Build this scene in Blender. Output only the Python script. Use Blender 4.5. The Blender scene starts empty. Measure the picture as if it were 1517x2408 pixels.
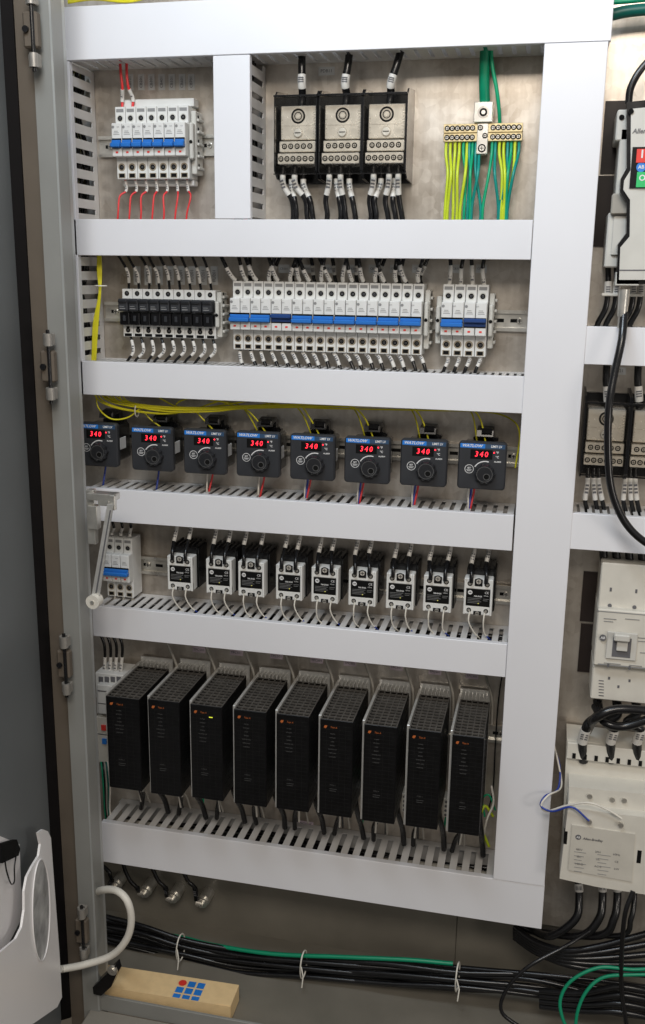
import bpy, math, random, bmesh
from mathutils import Vector, Matrix
random.seed(7)
SC=bpy.context.scene; COL=SC.collection
CX,CY=758.5,1204.0
hx,hy,vx,vy=-10413.,-704.,-123.,9356.
FP=math.sqrt(-(hx*vx+hy*vy))
XA=-Vector((hx,hy,FP)).normalized(); DA=Vector((vx,vy,FP)).normalized(); YA=XA.cross(DA).normalized()
CAM=Vector((0,-1.75,1.45))
def ray(px,py):
    c=Vector((px-CX,py-CY,FP)); return Vector((c.dot(XA),c.dot(YA),-c.dot(DA)))
def P(px,py,d=0.0):
    w=ray(px,py); return CAM+w*((-d-CAM.y)/w.y)
def PF(px,py,z):
    w=ray(px,py); return CAM+w*((z-CAM.z)/w.z)
ORD=['first','second','third','fourth','fifth','sixth','seventh','eighth','ninth','tenth','eleventh','twelfth','thirteenth','fourteenth','fifteenth','sixteenth','seventeenth','eighteenth','nineteenth','twentieth']

_tc={}
def text_geo(s,bold=False,shear=0):
    k=(s,bold,shear)
    if k in _tc: return _tc[k]
    cu=bpy.data.curves.new('tmp','FONT'); cu.body=s; cu.size=1; cu.align_x='CENTER'; cu.align_y='CENTER'; cu.resolution_u=2
    cu.offset=.025 if bold else 0; cu.shear=shear
    o=bpy.data.objects.new('tmp',cu); COL.objects.link(o)
    dg=bpy.context.evaluated_depsgraph_get(); dg.update()
    me=bpy.data.meshes.new_from_object(o.evaluated_get(dg))
    r=([tuple(v.co) for v in me.vertices],[list(p.vertices) for p in me.polygons])
    bpy.data.objects.remove(o); bpy.data.meshes.remove(me); bpy.data.curves.remove(cu)
    _tc[k]=r; return r

def catmull(pts,sub=7):
    pts=[Vector(p) for p in pts]
    if len(pts)<3: 
        return [pts[0].lerp(pts[1],i/4) for i in range(5)]
    q=[pts[0]*2-pts[1]]+pts+[pts[-1]*2-pts[-2]]; out=[]
    for i in range(1,len(q)-2):
        a,b,c,d=q[i-1],q[i],q[i+1],q[i+2]
        for j in range(sub):
            t=j/sub
            out.append(.5*((2*b)+(c-a)*t+(2*a-5*b+4*c-d)*t*t+(3*b-a-3*c+d)*t**3))
    out.append(pts[-1]); return out

class MB:
    def __init__(s,k=.001,world=False): s.v=[];s.f=[];s.m=[];s.s=[];s.k=k;s.world=world
    def add(s,vs,fs,mi=0,sm=False):
        o=len(s.v); s.v+=[tuple(v) for v in vs]
        for f in fs: s.f.append([i+o for i in f]); s.m.append(mi); s.s.append(sm)
        return s
    def box(s,x0,x1,y0,y1,z0,z1,mi=0,c=0):
        x0,x1=min(x0,x1),max(x0,x1); y0,y1=min(y0,y1),max(y0,y1); z0,z1=min(z0,z1),max(z0,z1)
        if c<=0:
            vs=[(x,y,z) for x in (x0,x1) for y in (y0,y1) for z in (z0,z1)]
            return s.add(vs,[(0,1,3,2),(4,6,7,5),(0,4,5,1),(2,3,7,6),(0,2,6,4),(1,5,7,3)],mi)
        c=min(c,(x1-x0)*.45,(y1-y0)*.45,(z1-z0)*.45)
        cx,cy,cz=(x0+x1)/2,(y0+y1)/2,(z0+z1)/2; hx,hy,hz=(x1-x0)/2,(y1-y0)/2,(z1-z0)/2
        vs=[];ix={}
        for a in (-1,1):
            for b in (-1,1):
                for d in (-1,1):
                    ix[(a,b,d)]=len(vs)
                    vs+=[(cx+a*hx,cy+b*(hy-c),cz+d*(hz-c)),(cx+a*(hx-c),cy+b*hy,cz+d*(hz-c)),(cx+a*(hx-c),cy+b*(hy-c),cz+d*hz)]
        fs=[]
        for a in (-1,1):
            fs.append([ix[(a,-1,-1)],ix[(a,-1,1)],ix[(a,1,1)],ix[(a,1,-1)]])
            fs.append([ix[(-1,a,-1)]+1,ix[(-1,a,1)]+1,ix[(1,a,1)]+1,ix[(1,a,-1)]+1])
            fs.append([ix[(-1,-1,a)]+2,ix[(-1,1,a)]+2,ix[(1,1,a)]+2,ix[(1,-1,a)]+2])
            for b in (-1,1):
                fs.append([ix[(a,b,-1)],ix[(a,b,1)],ix[(a,b,1)]+1,ix[(a,b,-1)]+1])
                fs.append([ix[(a,-1,b)],ix[(a,1,b)],ix[(a,1,b)]+2,ix[(a,-1,b)]+2])
                fs.append([ix[(-1,a,b)]+1,ix[(1,a,b)]+1,ix[(1,a,b)]+2,ix[(-1,a,b)]+2])
                for d in (-1,1): fs.append([ix[(a,b,d)],ix[(a,b,d)]+1,ix[(a,b,d)]+2])
        return s.add(vs,fs,mi)
    def cyl(s,p0,p1,r0,r1=None,n=16,mi=0,cap=True):
        r1=r0 if r1 is None else r1
        p0,p1=Vector(p0),Vector(p1); d=(p1-p0).normalized()
        u=d.cross(Vector((0,0,1)) if abs(d.z)<.9 else Vector((1,0,0))).normalized(); w=d.cross(u)
        vs=[]
        for p,r in ((p0,r0),(p1,r1)):
            for i in range(n):
                a=2*math.pi*i/n; vs.append(p+(u*math.cos(a)+w*math.sin(a))*r)
        s.add(vs,[(i,(i+1)%n,n+(i+1)%n,n+i) for i in range(n)],mi,True)
        if cap: s.add(vs,[list(range(n)),list(range(n,2*n))],mi)
        return s
    def disc(s,x,y,z,r,n=16,mi=0,ry=None):
        ry=ry or r
        return s.add([(x+r*math.cos(2*math.pi*i/n),y,z+ry*math.sin(2*math.pi*i/n)) for i in range(n)],[list(range(n))],mi)
    def ring(s,x,y,z,r0,r1,n=20,mi=0,a0=0,a1=360):
        vs=[]
        for i in range(n+1):
            a=math.radians(a0+(a1-a0)*i/n)
            vs+=[(x+r0*math.cos(a),y,z+r0*math.sin(a)),(x+r1*math.cos(a),y,z+r1*math.sin(a))]
        return s.add(vs,[(2*i,2*i+1,2*i+3,2*i+2) for i in range(n)],mi)
    def tube(s,pts,r,n=8,mi=0,cap=True):
        pts=[Vector(p) for p in pts]; rs=r if isinstance(r,list) else [r]*len(pts)
        vs=[];u=None
        for i,p in enumerate(pts):
            d=(pts[min(i+1,len(pts)-1)]-pts[max(i-1,0)])
            d=d.normalized() if d.length>1e-9 else Vector((0,0,1))
            if u is None: u=d.cross(Vector((0,0,1)) if abs(d.z)<.9 else Vector((1,0,0))).normalized()
            u=(u-d*u.dot(d)).normalized(); w=d.cross(u)
            for j in range(n):
                a=2*math.pi*j/n; vs.append(p+(u*math.cos(a)+w*math.sin(a))*rs[i])
        fs=[(i*n+j,i*n+(j+1)%n,(i+1)*n+(j+1)%n,(i+1)*n+j) for i in range(len(pts)-1) for j in range(n)]
        s.add(vs,fs,mi,True)
        if cap: s.add(vs,[list(range(n)),list(range(len(pts)*n-n,len(pts)*n))],mi)
        return s
    def prism(s,poly,y0,y1,mi=0):
        n=len(poly); vs=[(x,y0,z) for x,z in poly]+[(x,y1,z) for x,z in poly]
        return s.add(vs,[list(range(n)),list(range(n,2*n))]+[(i,(i+1)%n,n+(i+1)%n,n+i) for i in range(n)],mi)
    def prismx(s,poly,x0,x1,mi=0):
        n=len(poly); vs=[(x0,y,z) for y,z in poly]+[(x1,y,z) for y,z in poly]
        return s.add(vs,[list(range(n)),list(range(n,2*n))]+[(i,(i+1)%n,n+(i+1)%n,n+i) for i in range(n)],mi)
    def prismz(s,poly,z0,z1,mi=0):
        n=len(poly); vs=[(x,y,z0) for x,y in poly]+[(x,y,z1) for x,y in poly]
        return s.add(vs,[list(range(n)),list(range(n,2*n))]+[(i,(i+1)%n,n+(i+1)%n,n+i) for i in range(n)],mi)
    def text(s,t,size,x,y,z,mi=0,bold=False,shear=0,rot=0,wx=1.0):
        vs,fs=text_geo(t,bold,shear); c,q=math.cos(rot),math.sin(rot)
        return s.add([(x+(a*wx*c-b*q)*size,y,z+(a*wx*q+b*c)*size) for a,b,_ in vs],fs,mi)
    def build(s,name,mats,parent=None,org=None):
        if not isinstance(mats,(list,tuple)): mats=[mats]
        vs=[Vector(v)*s.k for v in s.v]; loc=Vector((0,0,0))
        if s.world:
            if parent is not None: o=parent.matrix_basis.translation.copy()
            else:
                o=Vector(org) if org is not None else Vector((sum(v.x for v in vs)/len(vs),sum(v.y for v in vs)/len(vs),min(v.z for v in vs)))
                loc=o
            vs=[v-o for v in vs]
        me=bpy.data.meshes.new(name); me.from_pydata([tuple(v) for v in vs],[],s.f)
        for m in mats: me.materials.append(m)
        me.polygons.foreach_set('material_index',s.m); me.polygons.foreach_set('use_smooth',s.s)
        bm=bmesh.new(); bm.from_mesh(me); bmesh.ops.recalc_face_normals(bm,faces=bm.faces); bm.to_mesh(me); bm.free()
        ob=bpy.data.objects.new(name,me); COL.objects.link(ob)
        if parent is not None: ob.parent=parent
        elif s.world: ob.location=loc
        return ob
def WM(): return MB(1.0,True)
def tag(o,label,cat=None,group=None,kind=None):
    if label: o['label']=label
    if cat: o['category']=cat
    if group: o['group']=group
    if kind: o['kind']=kind
    return o
def thing(name,label,cat,loc=(0,0,0),group=None):
    o=bpy.data.objects.new(name,None); COL.objects.link(o); o.location=loc; o.empty_display_size=.02
    return tag(o,label,cat,group)
def dup(root,loc,label=None,scale=None):
    r=root.copy(); COL.objects.link(r); r.location=loc
    if label: r['label']=label
    if scale: r.scale=scale
    for ch in list(root.children):
        c=ch.copy(); COL.objects.link(c); c.parent=r
        for g in list(ch.children):
            d=g.copy(); COL.objects.link(d); d.parent=c
    return r
def PB(b,l,t,r,bt,d1,d0,mi=0,c=0):
    x0=P(l,(t+bt)/2,d1).x; x1=P(r,(t+bt)/2,d1).x; z1=P((l+r)/2,t,d1).z; z0=P((l+r)/2,bt,d1).z
    b.box(x0,x1,-d1,-d0,z0,z1,mi,c); return (x0,x1,z0,z1)
def PP(b,pts,d1,d0,mi=0):
    b.prism([(P(x,y,d1).x,P(x,y,d1).z) for x,y in pts],-d1,-d0,mi)

# ---------- materials
def mat(name,col,rough=.5,metal=0,var=.06,vs=30,bump=0,bs=300,emis=0,spec=.5):
    m=bpy.data.materials.new(name); m.use_nodes=True; nt=m.node_tree; N=nt.nodes; L=nt.links
    b=N['Principled BSDF']; tc=N.new('ShaderNodeTexCoord')
    nz=N.new('ShaderNodeTexNoise'); nz.inputs['Scale'].default_value=vs; nz.inputs['Detail'].default_value=5
    L.new(tc.outputs['Object'],nz.inputs['Vector'])
    mr=N.new('ShaderNodeMapRange'); mr.inputs['From Min'].default_value=.3; mr.inputs['From Max'].default_value=.7
    mr.inputs['To Min'].default_value=1-var; mr.inputs['To Max'].default_value=1+var
    L.new(nz.outputs['Fac'],mr.inputs['Value'])
    mx=N.new('ShaderNodeVectorMath'); mx.operation='SCALE'; mx.inputs[0].default_value=col[:3]
    L.new(mr.outputs['Result'],mx.inputs['Scale']); L.new(mx.outputs['Vector'],b.inputs['Base Color'])
    mr2=N.new('ShaderNodeMapRange'); mr2.inputs['To Min'].default_value=max(0,rough-.08); mr2.inputs['To Max'].default_value=min(1,rough+.08)
    L.new(nz.outputs['Fac'],mr2.inputs['Value']); L.new(mr2.outputs['Result'],b.inputs['Roughness'])
    b.inputs['Metallic'].default_value=metal; b.inputs['Specular IOR Level'].default_value=spec
    if bump:
        n2=N.new('ShaderNodeTexNoise'); n2.inputs['Scale'].default_value=bs; n2.inputs['Detail'].default_value=3
        L.new(tc.outputs['Object'],n2.inputs['Vector'])
        bp=N.new('ShaderNodeBump'); bp.inputs['Strength'].default_value=bump; bp.inputs['Distance'].default_value=.002
        L.new(n2.outputs['Fac'],bp.inputs['Height']); L.new(bp.outputs['Normal'],b.inputs['Normal'])
    if emis:
        b.inputs['Emission Color'].default_value=(*col[:3],1); b.inputs['Emission Strength'].default_value=emis
    return m
M={}
M['duct']=mat('duct_plastic',(.76,.765,.80),.34,var=.03,vs=3,bump=.05,bs=8)
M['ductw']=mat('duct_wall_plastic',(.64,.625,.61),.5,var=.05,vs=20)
M['white']=mat('breaker_plastic',(.70,.70,.68),.42,var=.04,bump=.03,bs=900)
M['white2']=mat('grey_white_plastic',(.57,.56,.52),.45,var=.05,bump=.03,bs=900)
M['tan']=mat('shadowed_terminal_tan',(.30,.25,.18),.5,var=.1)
M['cream']=mat('cream_plastic',(.64,.615,.55),.45,var=.05)
M['creamd']=mat('label_plate_grey',(.56,.535,.475),.42,var=.05)
M['black']=mat('black_plastic',(.007,.007,.008),.20,var=.2,spec=.45)
M['titan']=mat('black_sheet',(.0050,.0050,.0055),.40,var=.25,vs=60,bump=.1,bs=600,spec=.24)
M['titang']=mat('black_grille',(.085,.078,.070),.35,var=.2)
M['titanl']=mat('black_line',(.014,.014,.014),.5,spec=.2)
M['dgrey']=mat('dark_grey_plastic',(.030,.032,.037),.45,var=.1,bump=.05,bs=1500,spec=.4)
M['knob']=mat('knob_rubber',(.016,.017,.020),.30,var=.1,spec=.6)
M['hole']=mat('recess_black',(.003,.003,.003),.8,spec=.2)
M['blue']=mat('blue_toggle',(.02,.16,.54),.33)
M['blued']=mat('deep_blue_toggle',(.010,.05,.20),.4)
M['lblue']=mat('blue_label',(.02,.20,.66),.4)
M['lblued']=mat('dark_blue_label',(.03,.07,.14),.4)
M['red']=mat('red_wire',(.70,.03,.035),.4)
M['redp']=mat('red_print',(.75,.04,.03),.5)
M['greenp']=mat('green_print',(.02,.5,.14),.5)
M['yellow']=mat('yellow_wire',(.68,.62,.02),.4)
M['green']=mat('green_wire',(.0,.34,.16),.4)
M['green2']=mat('dark_green_wire',(.0,.24,.12),.4)
M['teal']=mat('teal_wire',(.0,.25,.21),.4)
M['teal2']=mat('dark_teal_wire',(.0,.10,.08),.4)
M['gy']=mat('yellow_green_wire',(.54,.66,.03),.4)
M['wblue']=mat('blue_wire',(.02,.05,.32),.4)
M['wwhite']=mat('white_wire',(.70,.67,.60),.45)
M['wgrey']=mat('grey_wire',(.34,.32,.28),.45)
M['wblack']=mat('black_wire',(.007,.007,.008),.25,var=.2)
M['orange']=mat('orange_print',(.50,.13,.03),.5)
M['print']=mat('grey_print',(.12,.12,.13),.6)
M['wprint']=mat('white_print',(.74,.74,.74),.6)
M['gprint']=mat('dim_print',(.24,.24,.24),.6)
M['tprint']=mat('faint_print',(.10,.10,.10),.6)
M['sleeve']=mat('label_sleeve',(.66,.64,.60),.45,var=.06)
M['steel']=mat('zinc_steel',(.70,.68,.63),.30,.8,var=.12,vs=60,bump=.05,bs=400)
M['hingem']=mat('dull_hinge_steel',(.34,.32,.29),.42,.5,var=.12,vs=60)
M['alu']=mat('aluminium',(.72,.71,.68),.36,.6,var=.08,vs=120,bump=.05,bs=700)
M['tin']=mat('tinned_block',(.88,.83,.75),.26,.62,var=.05,vs=60,bump=.03,bs=500)
M['tinw']=mat('worn_tin',(.60,.56,.50),.28,.6,var=.08,vs=60)
M['brass']=mat('brass',(.74,.60,.34),.30,.5,var=.15,vs=150)
M['led']=mat('red_led',(1,.02,.04),.5,emis=3.2)
M['ledy']=mat('yellow_led',(.7,.75,.05),.5,emis=.8)
M['leds']=mat('small_led',(.6,.55,.1),.5,emis=.5)
M['paint']=mat('grey_green_paint',(.27,.25,.215),.42,var=.08,vs=8,bump=.05,bs=500)
M['postp']=mat('post_paint',(.25,.25,.235),.36,var=.1,vs=6,bump=.05,bs=400)
M['postf']=mat('post_flange_paint',(.42,.43,.42),.32,.3,var=.1,vs=8)
M['brown']=mat('brown_grey_paint',(.12,.098,.076),.5,var=.1,vs=10,spec=.3)
M['door']=mat('door_paint',(.15,.162,.168),.42,var=.06,vs=5,bump=.06,bs=600)
M['seal']=mat('rubber_seal',(.005,.004,.004),.7,var=.2,spec=.12)
M['floorp']=mat('enclosure_paint',(.19,.175,.145),.36,var=.14,vs=7,bump=.08,bs=300)
M['card']=mat('cardboard',(.82,.60,.32),.8,var=.05,vs=60,bump=.08,bs=300)
M['pocket']=mat('white_pocket_plastic',(.90,.88,.88),.35,var=.02,vs=5)
M['bag']=mat('clear_bag',(.46,.46,.46),.15,var=.45,vs=22,bump=.8,bs=30)
M['tagp']=mat('pink_tag',(.70,.58,.64),.5)
M['tagw']=mat('white_tag',(.62,.62,.61),.5,var=.08)
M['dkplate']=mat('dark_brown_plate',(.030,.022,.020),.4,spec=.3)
def galv():
    m=bpy.data.materials.new('galvanised_plate'); m.use_nodes=True; nt=m.node_tree; N=nt.nodes; L=nt.links; b=N['Principled BSDF']
    tc=N.new('ShaderNodeTexCoord'); vo=N.new('ShaderNodeTexVoronoi'); vo.inputs['Scale'].default_value=70
    nz=N.new('ShaderNodeTexNoise'); nz.inputs['Scale'].default_value=4.5; nz.inputs['Detail'].default_value=8; nz.inputs['Roughness'].default_value=.64
    n3=N.new('ShaderNodeTexNoise'); n3.inputs['Scale'].default_value=1.0; n3.inputs['Detail'].default_value=3
    mp=N.new('ShaderNodeMapping'); mp.inputs['Scale'].default_value=(90,1,2.5); mp.inputs['Rotation'].default_value=(0,.5,0)
    for n in (vo,nz,mp): L.new(tc.outputs['Object'],n.inputs['Vector'])
    L.new(mp.outputs['Vector'],n3.inputs['Vector'])
    a=N.new('ShaderNodeMath'); a.operation='MULTIPLY'; a.inputs[1].default_value=.12; L.new(vo.outputs['Color'],a.inputs[0])
    a2=N.new('ShaderNodeMath'); a2.operation='MULTIPLY_ADD'; a2.inputs[1].default_value=1.1; L.new(nz.outputs['Fac'],a2.inputs[0]); L.new(a.outputs[0],a2.inputs[2])
    a3=N.new('ShaderNodeMath'); a3.operation='MULTIPLY_ADD'; a3.inputs[1].default_value=.22; L.new(n3.outputs['Fac'],a3.inputs[0]); L.new(a2.outputs[0],a3.inputs[2])
    r=N.new('ShaderNodeValToRGB'); e=r.color_ramp.elements; e[0].position=.48; e[0].color=(.34,.285,.23,1); e[1].position=.98; e[1].color=(.80,.755,.69,1)
    L.new(a3.outputs[0],r.inputs['Fac']); L.new(r.outputs['Color'],b.inputs['Base Color'])
    b.inputs['Metallic'].default_value=.72
    mr=N.new('ShaderNodeMapRange'); mr.inputs['To Min'].default_value=.16; mr.inputs['To Max'].default_value=.42; L.new(a3.outputs[0],mr.inputs['Value']); L.new(mr.outputs['Result'],b.inputs['Roughness'])
    bp=N.new('ShaderNodeBump'); bp.inputs['Strength'].default_value=.14; bp.inputs['Distance'].default_value=.002; L.new(a3.outputs[0],bp.inputs['Height']); L.new(bp.outputs['Normal'],b.inputs['Normal'])
    return m
M['galv']=galv()
def clearm():
    m=bpy.data.materials.new('clear_cover'); m.use_nodes=True; nt=m.node_tree; N=nt.nodes; L=nt.links
    out=N['Material Output']; t=N.new('ShaderNodeBsdfTransparent'); t.inputs[0].default_value=(.97,.96,.94,1); g=N.new('ShaderNodeBsdfGlossy'); g.inputs['Roughness'].default_value=.05
    fr=N.new('ShaderNodeFresnel'); fr.inputs[0].default_value=1.25; mx=N.new('ShaderNodeMixShader'); L.new(fr.outputs[0],mx.inputs[0]); L.new(t.outputs[0],mx.inputs[1]); L.new(g.outputs[0],mx.inputs[2]); L.new(mx.outputs[0],out.inputs[0])
    return m
M['clear']=clearm()

# ---------- setting
ZF=P(700,2245,0).z
b=WM(); b.box(-.98,.6,0,.003,P(700,2085,0).z,2.35); tag(b.build('back_panel',M['galv']),'galvanised steel mounting plate behind all the devices','panel',kind='structure')
xs_=P(1072,2200,-.04).x
b=WM(); b.box(-1.0,xs_,.04,.045,ZF-.02,2.4); b.box(xs_+.002,.7,.04,.045,ZF-.02,2.4); b.box(xs_-.01,xs_+.01,.0455,.048,ZF-.02,2.4)
tag(b.build('wall',M['floorp']),'grey painted rear wall of the cabinet below the plate','wall',kind='structure')
b=WM(); b.box(-1.0,.7,-.235,.04,ZF-.004,ZF); tag(b.build('floor',M['floorp']),'grey painted cabinet floor','floor',kind='structure')
b=WM(); b.box(-.97,-.965,-.24,.04,ZF,2.4); tag(b.build('wall_left',M['floorp']),'inner left side wall of the cabinet','wall',kind='structure')

CAB=thing('electrical_cabinet','grey steel cabinet frame with its door swung open at the left','cabinet',(P(160,1200,.25).x,-.25,ZF-.1))
def adopt(t,name,label=None,sc=None):
    ch=list(t.children); ch.sort(key=lambda o:o.get('seq',0)); f=ch[0]; fl=f.location.copy()
    for o in ch[1:]:
        l=o.location-fl; o.parent=f; o.location=l
    f.parent=CAB; f.location=t.location+fl-CAB.location; f.name=name
    if sc: f.scale=(sc,sc,sc)
    if label: f['label']=label
    for o in ch:
        if 'seq' in o: del o['seq']
    bpy.data.objects.remove(t)
def sq(o,k): o['seq']=k; return o
t=thing('sill','x','x',(-.75,-.24,ZF-.05))
b=WM(); b.box(-.80,.7,-.243,-.237,ZF-.006,ZF+.028,c=.001); sq(b.build('lip',M['postp'],t),0)
b=WM(); b.box(-.80,.7,-.30,-.2435,ZF-.12,ZF-.004,c=.003); sq(b.build('ledge',M['paint'],t),1)
adopt(t,'sill')
def xp(px,d,py=1200): return P(px,py,d).x
t=thing('post','x','x',(xp(160,.25),-.25,ZF))
b=WM(); b.prismz([(xp(135,.25),-.25),(xp(178,.25),-.25),(xp(178,.25)+.001,-.218),(xp(178,.25)-.006,-.218),(xp(178,.25)-.006,-.235),(xp(135,.25),-.235)],ZF-.05,2.4); sq(b.build('front_flange',M['postp'],t),0)
b=WM(); b.box(xp(178,.25)-.004,xp(178,.25)-.0008,-.2502,-.205,ZF,2.4); sq(b.build('inner_flange',M['postf'],t),1)
b=WM(); b.box(xp(98,.25),xp(135,.25)+.002,-.247,-.20,ZF-.05,2.4); sq(b.build('outer_flange',M['brown'],t),2)
adopt(t,'door_post')
DK=.2; DB=Vector((xp(74,.26),-.26,0)); DD_=Vector((DK,-1,0)).normalized(); DN=Vector((1,DK,0)).normalized()
def DP(px,py,off=0):
    w=ray(px,py); o=DB+DN*off; return CAM+w*((o-CAM).dot(DN)/w.dot(DN))
def slab(b,s0,s1,o0,o1,z0,z1,mi=0):
    pts=[]
    for s,o in ((s0,o0),(s1,o0),(s1,o1),(s0,o1)):
        q=DB+DD_*s+DN*o; pts.append((q.x,q.y))
    b.prismz(pts,z0,z1,mi)
t=thing('door','x','x',(DB.x,DB.y,ZF-.03))
b=WM(); slab(b,.004,.75,-.03,0,ZF-.03,2.4); sq(b.build('door_panel',M['door'],t),0)
b=WM(); b.prismz([(xp(62,.262),-.268),(xp(98,.25),-.2505),(xp(98,.25),-.22),(xp(62,.262),-.235)],ZF-.03,2.4); sq(b.build('rubber_seal',M['seal'],t),1)
adopt(t,'door','open grey steel door seen edge on')
for k,(px,py,w) in enumerate([(78,70,'topmost'),(118,862,'second highest'),(155,1562,'third highest'),(196,2190,'lowest')]):
    c=P(px,py,.27); t=thing('hinge','x','x',c)
    b=MB(); b.box(-16,8,-4,12,-26,26,c=3); sq(b.build('hinge_plate',M['brown'],t),0)
    for s in (-1,1):
        b=MB(); b.cyl((2,-6,s*34),(2,-6,s*54),7,n=16); b.box(-9,8,-4,8,s*34,s*54,c=1.5); sq(b.build('knuckle',M['hingem'],t),1)
    b=MB(); b.cyl((2,-6,-60),(2,-6,60),3.0,n=10); b.cyl((-9,-5,0),(-9,-9,0),5,n=10); sq(b.build('hinge_pin',M['wblack'],t),2)
    adopt(t,'hinge')

def doorpoly(b,pts,o0,o1,mi=0):
    A=[DP(x,y,o1) for x,y in pts]; B=[q-DN*(o1-o0) for q in A]; n=len(A)
    b.add(A+B,[list(range(n)),list(range(n,2*n))]+[(i,(i+1)%n,n+(i+1)%n,n+i) for i in range(n)],mi)
t=thing('document_pocket','white plastic document pocket with long oval window on the open door','document pocket',DP(60,2380,.02))
b=WM(); pts=[(90,1958),(101,1950),(113,1955),(120,1970),(128,2080),(140,2240),(146,2345),(135,2368),(60,2420),(-60,2480),(-60,2270),(0,2240),(38,2208),(52,2180),(58,2140),(58,2095),(64,2062),(76,2038),(92,2012),(96,1985)]
doorpoly(b,pts,.026,.030); b.build('pocket_side',M['pocket'],t)
b=WM(); doorpoly(b,[(-40,1955),(0,1966),(46,1985),(50,2085),(56,2150),(0,2260),(-40,2280)],.002,.006); b.build('pocket_back',M['pocket'],t)
b=WM(); doorpoly(b,[(97+19*math.cos(a*math.pi/12),2140+118*math.sin(a*math.pi/12)) for a in range(24)],.030,.0312); b.build('oval_window',M['bag'],t)
b=WM(); b.tube([DP(97+20.5*math.cos(a*math.pi/16),2140+120*math.sin(a*math.pi/16),.0315) for a in range(33)],.0014,6); b.build('window_rim',M['pocket'],t)
t=thing('binder_clip','black binder clip at the top of the white document pocket','binder clip',DP(22,2030,.012))
b=WM(); doorpoly(b,[(4,1984),(40,1974),(48,1996),(44,2012),(6,2030)],.007,.014); b.build('clip_body',M['hole'],t)
b=WM(); b.tube(catmull([DP(12,2025,.016),DP(16,2050,.018),DP(26,2078,.018),DP(34,2072,.018),DP(34,2040,.018),DP(38,2012,.016)]),.0013,6); b.build('wire_handle',M['black'],t)

# ---------- ducts
DD=.10
def duct(x0,x1,z0,z1,axis,sides,label,pitch=.025,slot=.008,depth=DD):
    t=thing('wiring_duct',label,'wiring duct',(x0,0,z0)); W=x1-x0; H=z1-z0
    b=MB(1); b.box(0,W,-depth,-depth+.0025,0,H,c=.0008)
    if axis=='h':
        b.box(0,W,-depth+.0025,-depth+.012,0,.0015); b.box(0,W,-depth+.0025,-depth+.012,H-.0015,H)
    else:
        b.box(0,.0015,-depth+.0025,-depth+.012,0,H); b.box(W-.0015,W,-depth+.0025,-depth+.012,0,H)
    b.build('cover',M['duct'],t)
    b=MB(1); b.box(.002,W-.002,-.004,-.001,.002,H-.002); b.build('base',M['ductw'],t)
    Lh=W if axis=='h' else H
    for sd in sides:
        b=MB(1)
        if axis=='h': q=(H-.0036,H-.0018) if sd=='t' else (.0018,.0036)
        else: q=(W-.0036,W-.0018) if sd=='r' else (.0018,.0036)
        def bb(s0,s1,y0,y1):
            if axis=='h': b.box(s0,s1,y0,y1,q[0],q[1])
            else: b.box(q[0],q[1],y0,y1,s0,s1)
        bb(.001,Lh-.001,-.016,-.001); bb(.001,Lh-.001,-depth+.003,-depth+.011)
        s=.004
        while s<Lh-.004:
            bb(s,min(s+pitch-slot,Lh-.001),-depth+.011,-.016); s+=pitch
        b.build('slotted_wall',M['ductw'],t)
    return t
def fill(x0,x1,z0,z1,axis,label,mats,n=7,dmax=.075,r=.003):
    b=WM()
    for i in range(n):
        pts=[];ph=random.random()*6; o1=random.uniform(.15,.9); o2=.015+(dmax-.015)*(i+.5)/n+random.uniform(-.004,.004)
        for k in range(13):
            s=k/12; w=math.sin(ph+s*9)*.006
            if axis=='h': pts.append((x0+(x1-x0)*s,-o2+w*.5,z0+(z1-z0)*o1+w))
            else: pts.append((x0+(x1-x0)*o1+w,-o2+w*.5,z0+(z1-z0)*s))
        b.tube(catmull(pts,3),r,6,mi=i%len(mats))
    tag(b.build('wire_bundle',mats),label,'wires',kind='stuff')
def hd(l,r,tl,tr,bl,br,sides,label,pitch=.025,slot=.008,depth=DD):
    x0=P(l,(tl+bl)/2,depth).x; x1=P(r,(tr+br)/2,depth).x
    z1=(P(l,tl,depth).z+P(r,tr,depth).z)/2; z0=(P(l,bl,depth).z+P(r,br,depth).z)/2
    duct(x0,x1,z0,z1,'h',sides,label,pitch,slot,depth); return x0,x1,z0,z1
XL=P(172,330,DD).x; XV0=(P(1257,517,DD).x+P(1190,1550,DD).x)/2; XV1=(P(1372,860,DD).x+P(1282,2070,DD).x)/2
d1=hd(148,1442,8,-38,143,95,'b','wide white wiring duct across the very top of the panel',pitch=.022,slot=.007)
mv0=P(503,320,DD).x; mv1=P(588,320,DD).x
d2=hd(173,1251,517,515,603,608,'tb','white wiring duct directly under the three metal power distribution blocks',pitch=.0125,slot=.005)
duct(mv0,mv1,d2[3]+.001,d1[2]-.001,'v','lr','short vertical white wiring duct between top breakers and power blocks',slot=.0095)
d3=hd(190,1231,850,885,930,970,'tb','white wiring duct directly above the row of square temperature controllers',pitch=.0125,slot=.005)
duct(XL-.075,XL-.0015,d3[2],d1[2]-.001,'v','r','tall white wiring duct at the upper left beside the cabinet post',slot=.0095)
d4=hd(200,1206,1147,1212,1226,1292,'tb','white wiring duct directly below the row of square temperature controllers',pitch=.0185,slot=.0075)
d5=hd(218,1191,1428,1512,1500,1588,'tb','white wiring duct between the relays and the tall black power units',pitch=.0185,slot=.0075)
d6=hd(240,1277,1932,2085,2025,2187,'tb','lowest white wiring duct under the tall black power units',pitch=.0235,slot=.0100)
duct(XV0,XV1,d6[3]+.001,d1[2]-.001,'v','lr','widest tall white wiring duct running down the right of the panel',depth=DD+.002)
d7=hd(1373,1640,768,773,858,864,'tb','upper short white wiring duct right of the tall vertical duct',pitch=.0125,slot=.005)
d8=hd(1338,1640,1206,1226,1291,1312,'tb','lower short white wiring duct right of the tall vertical duct',pitch=.0125,slot=.005)
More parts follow.
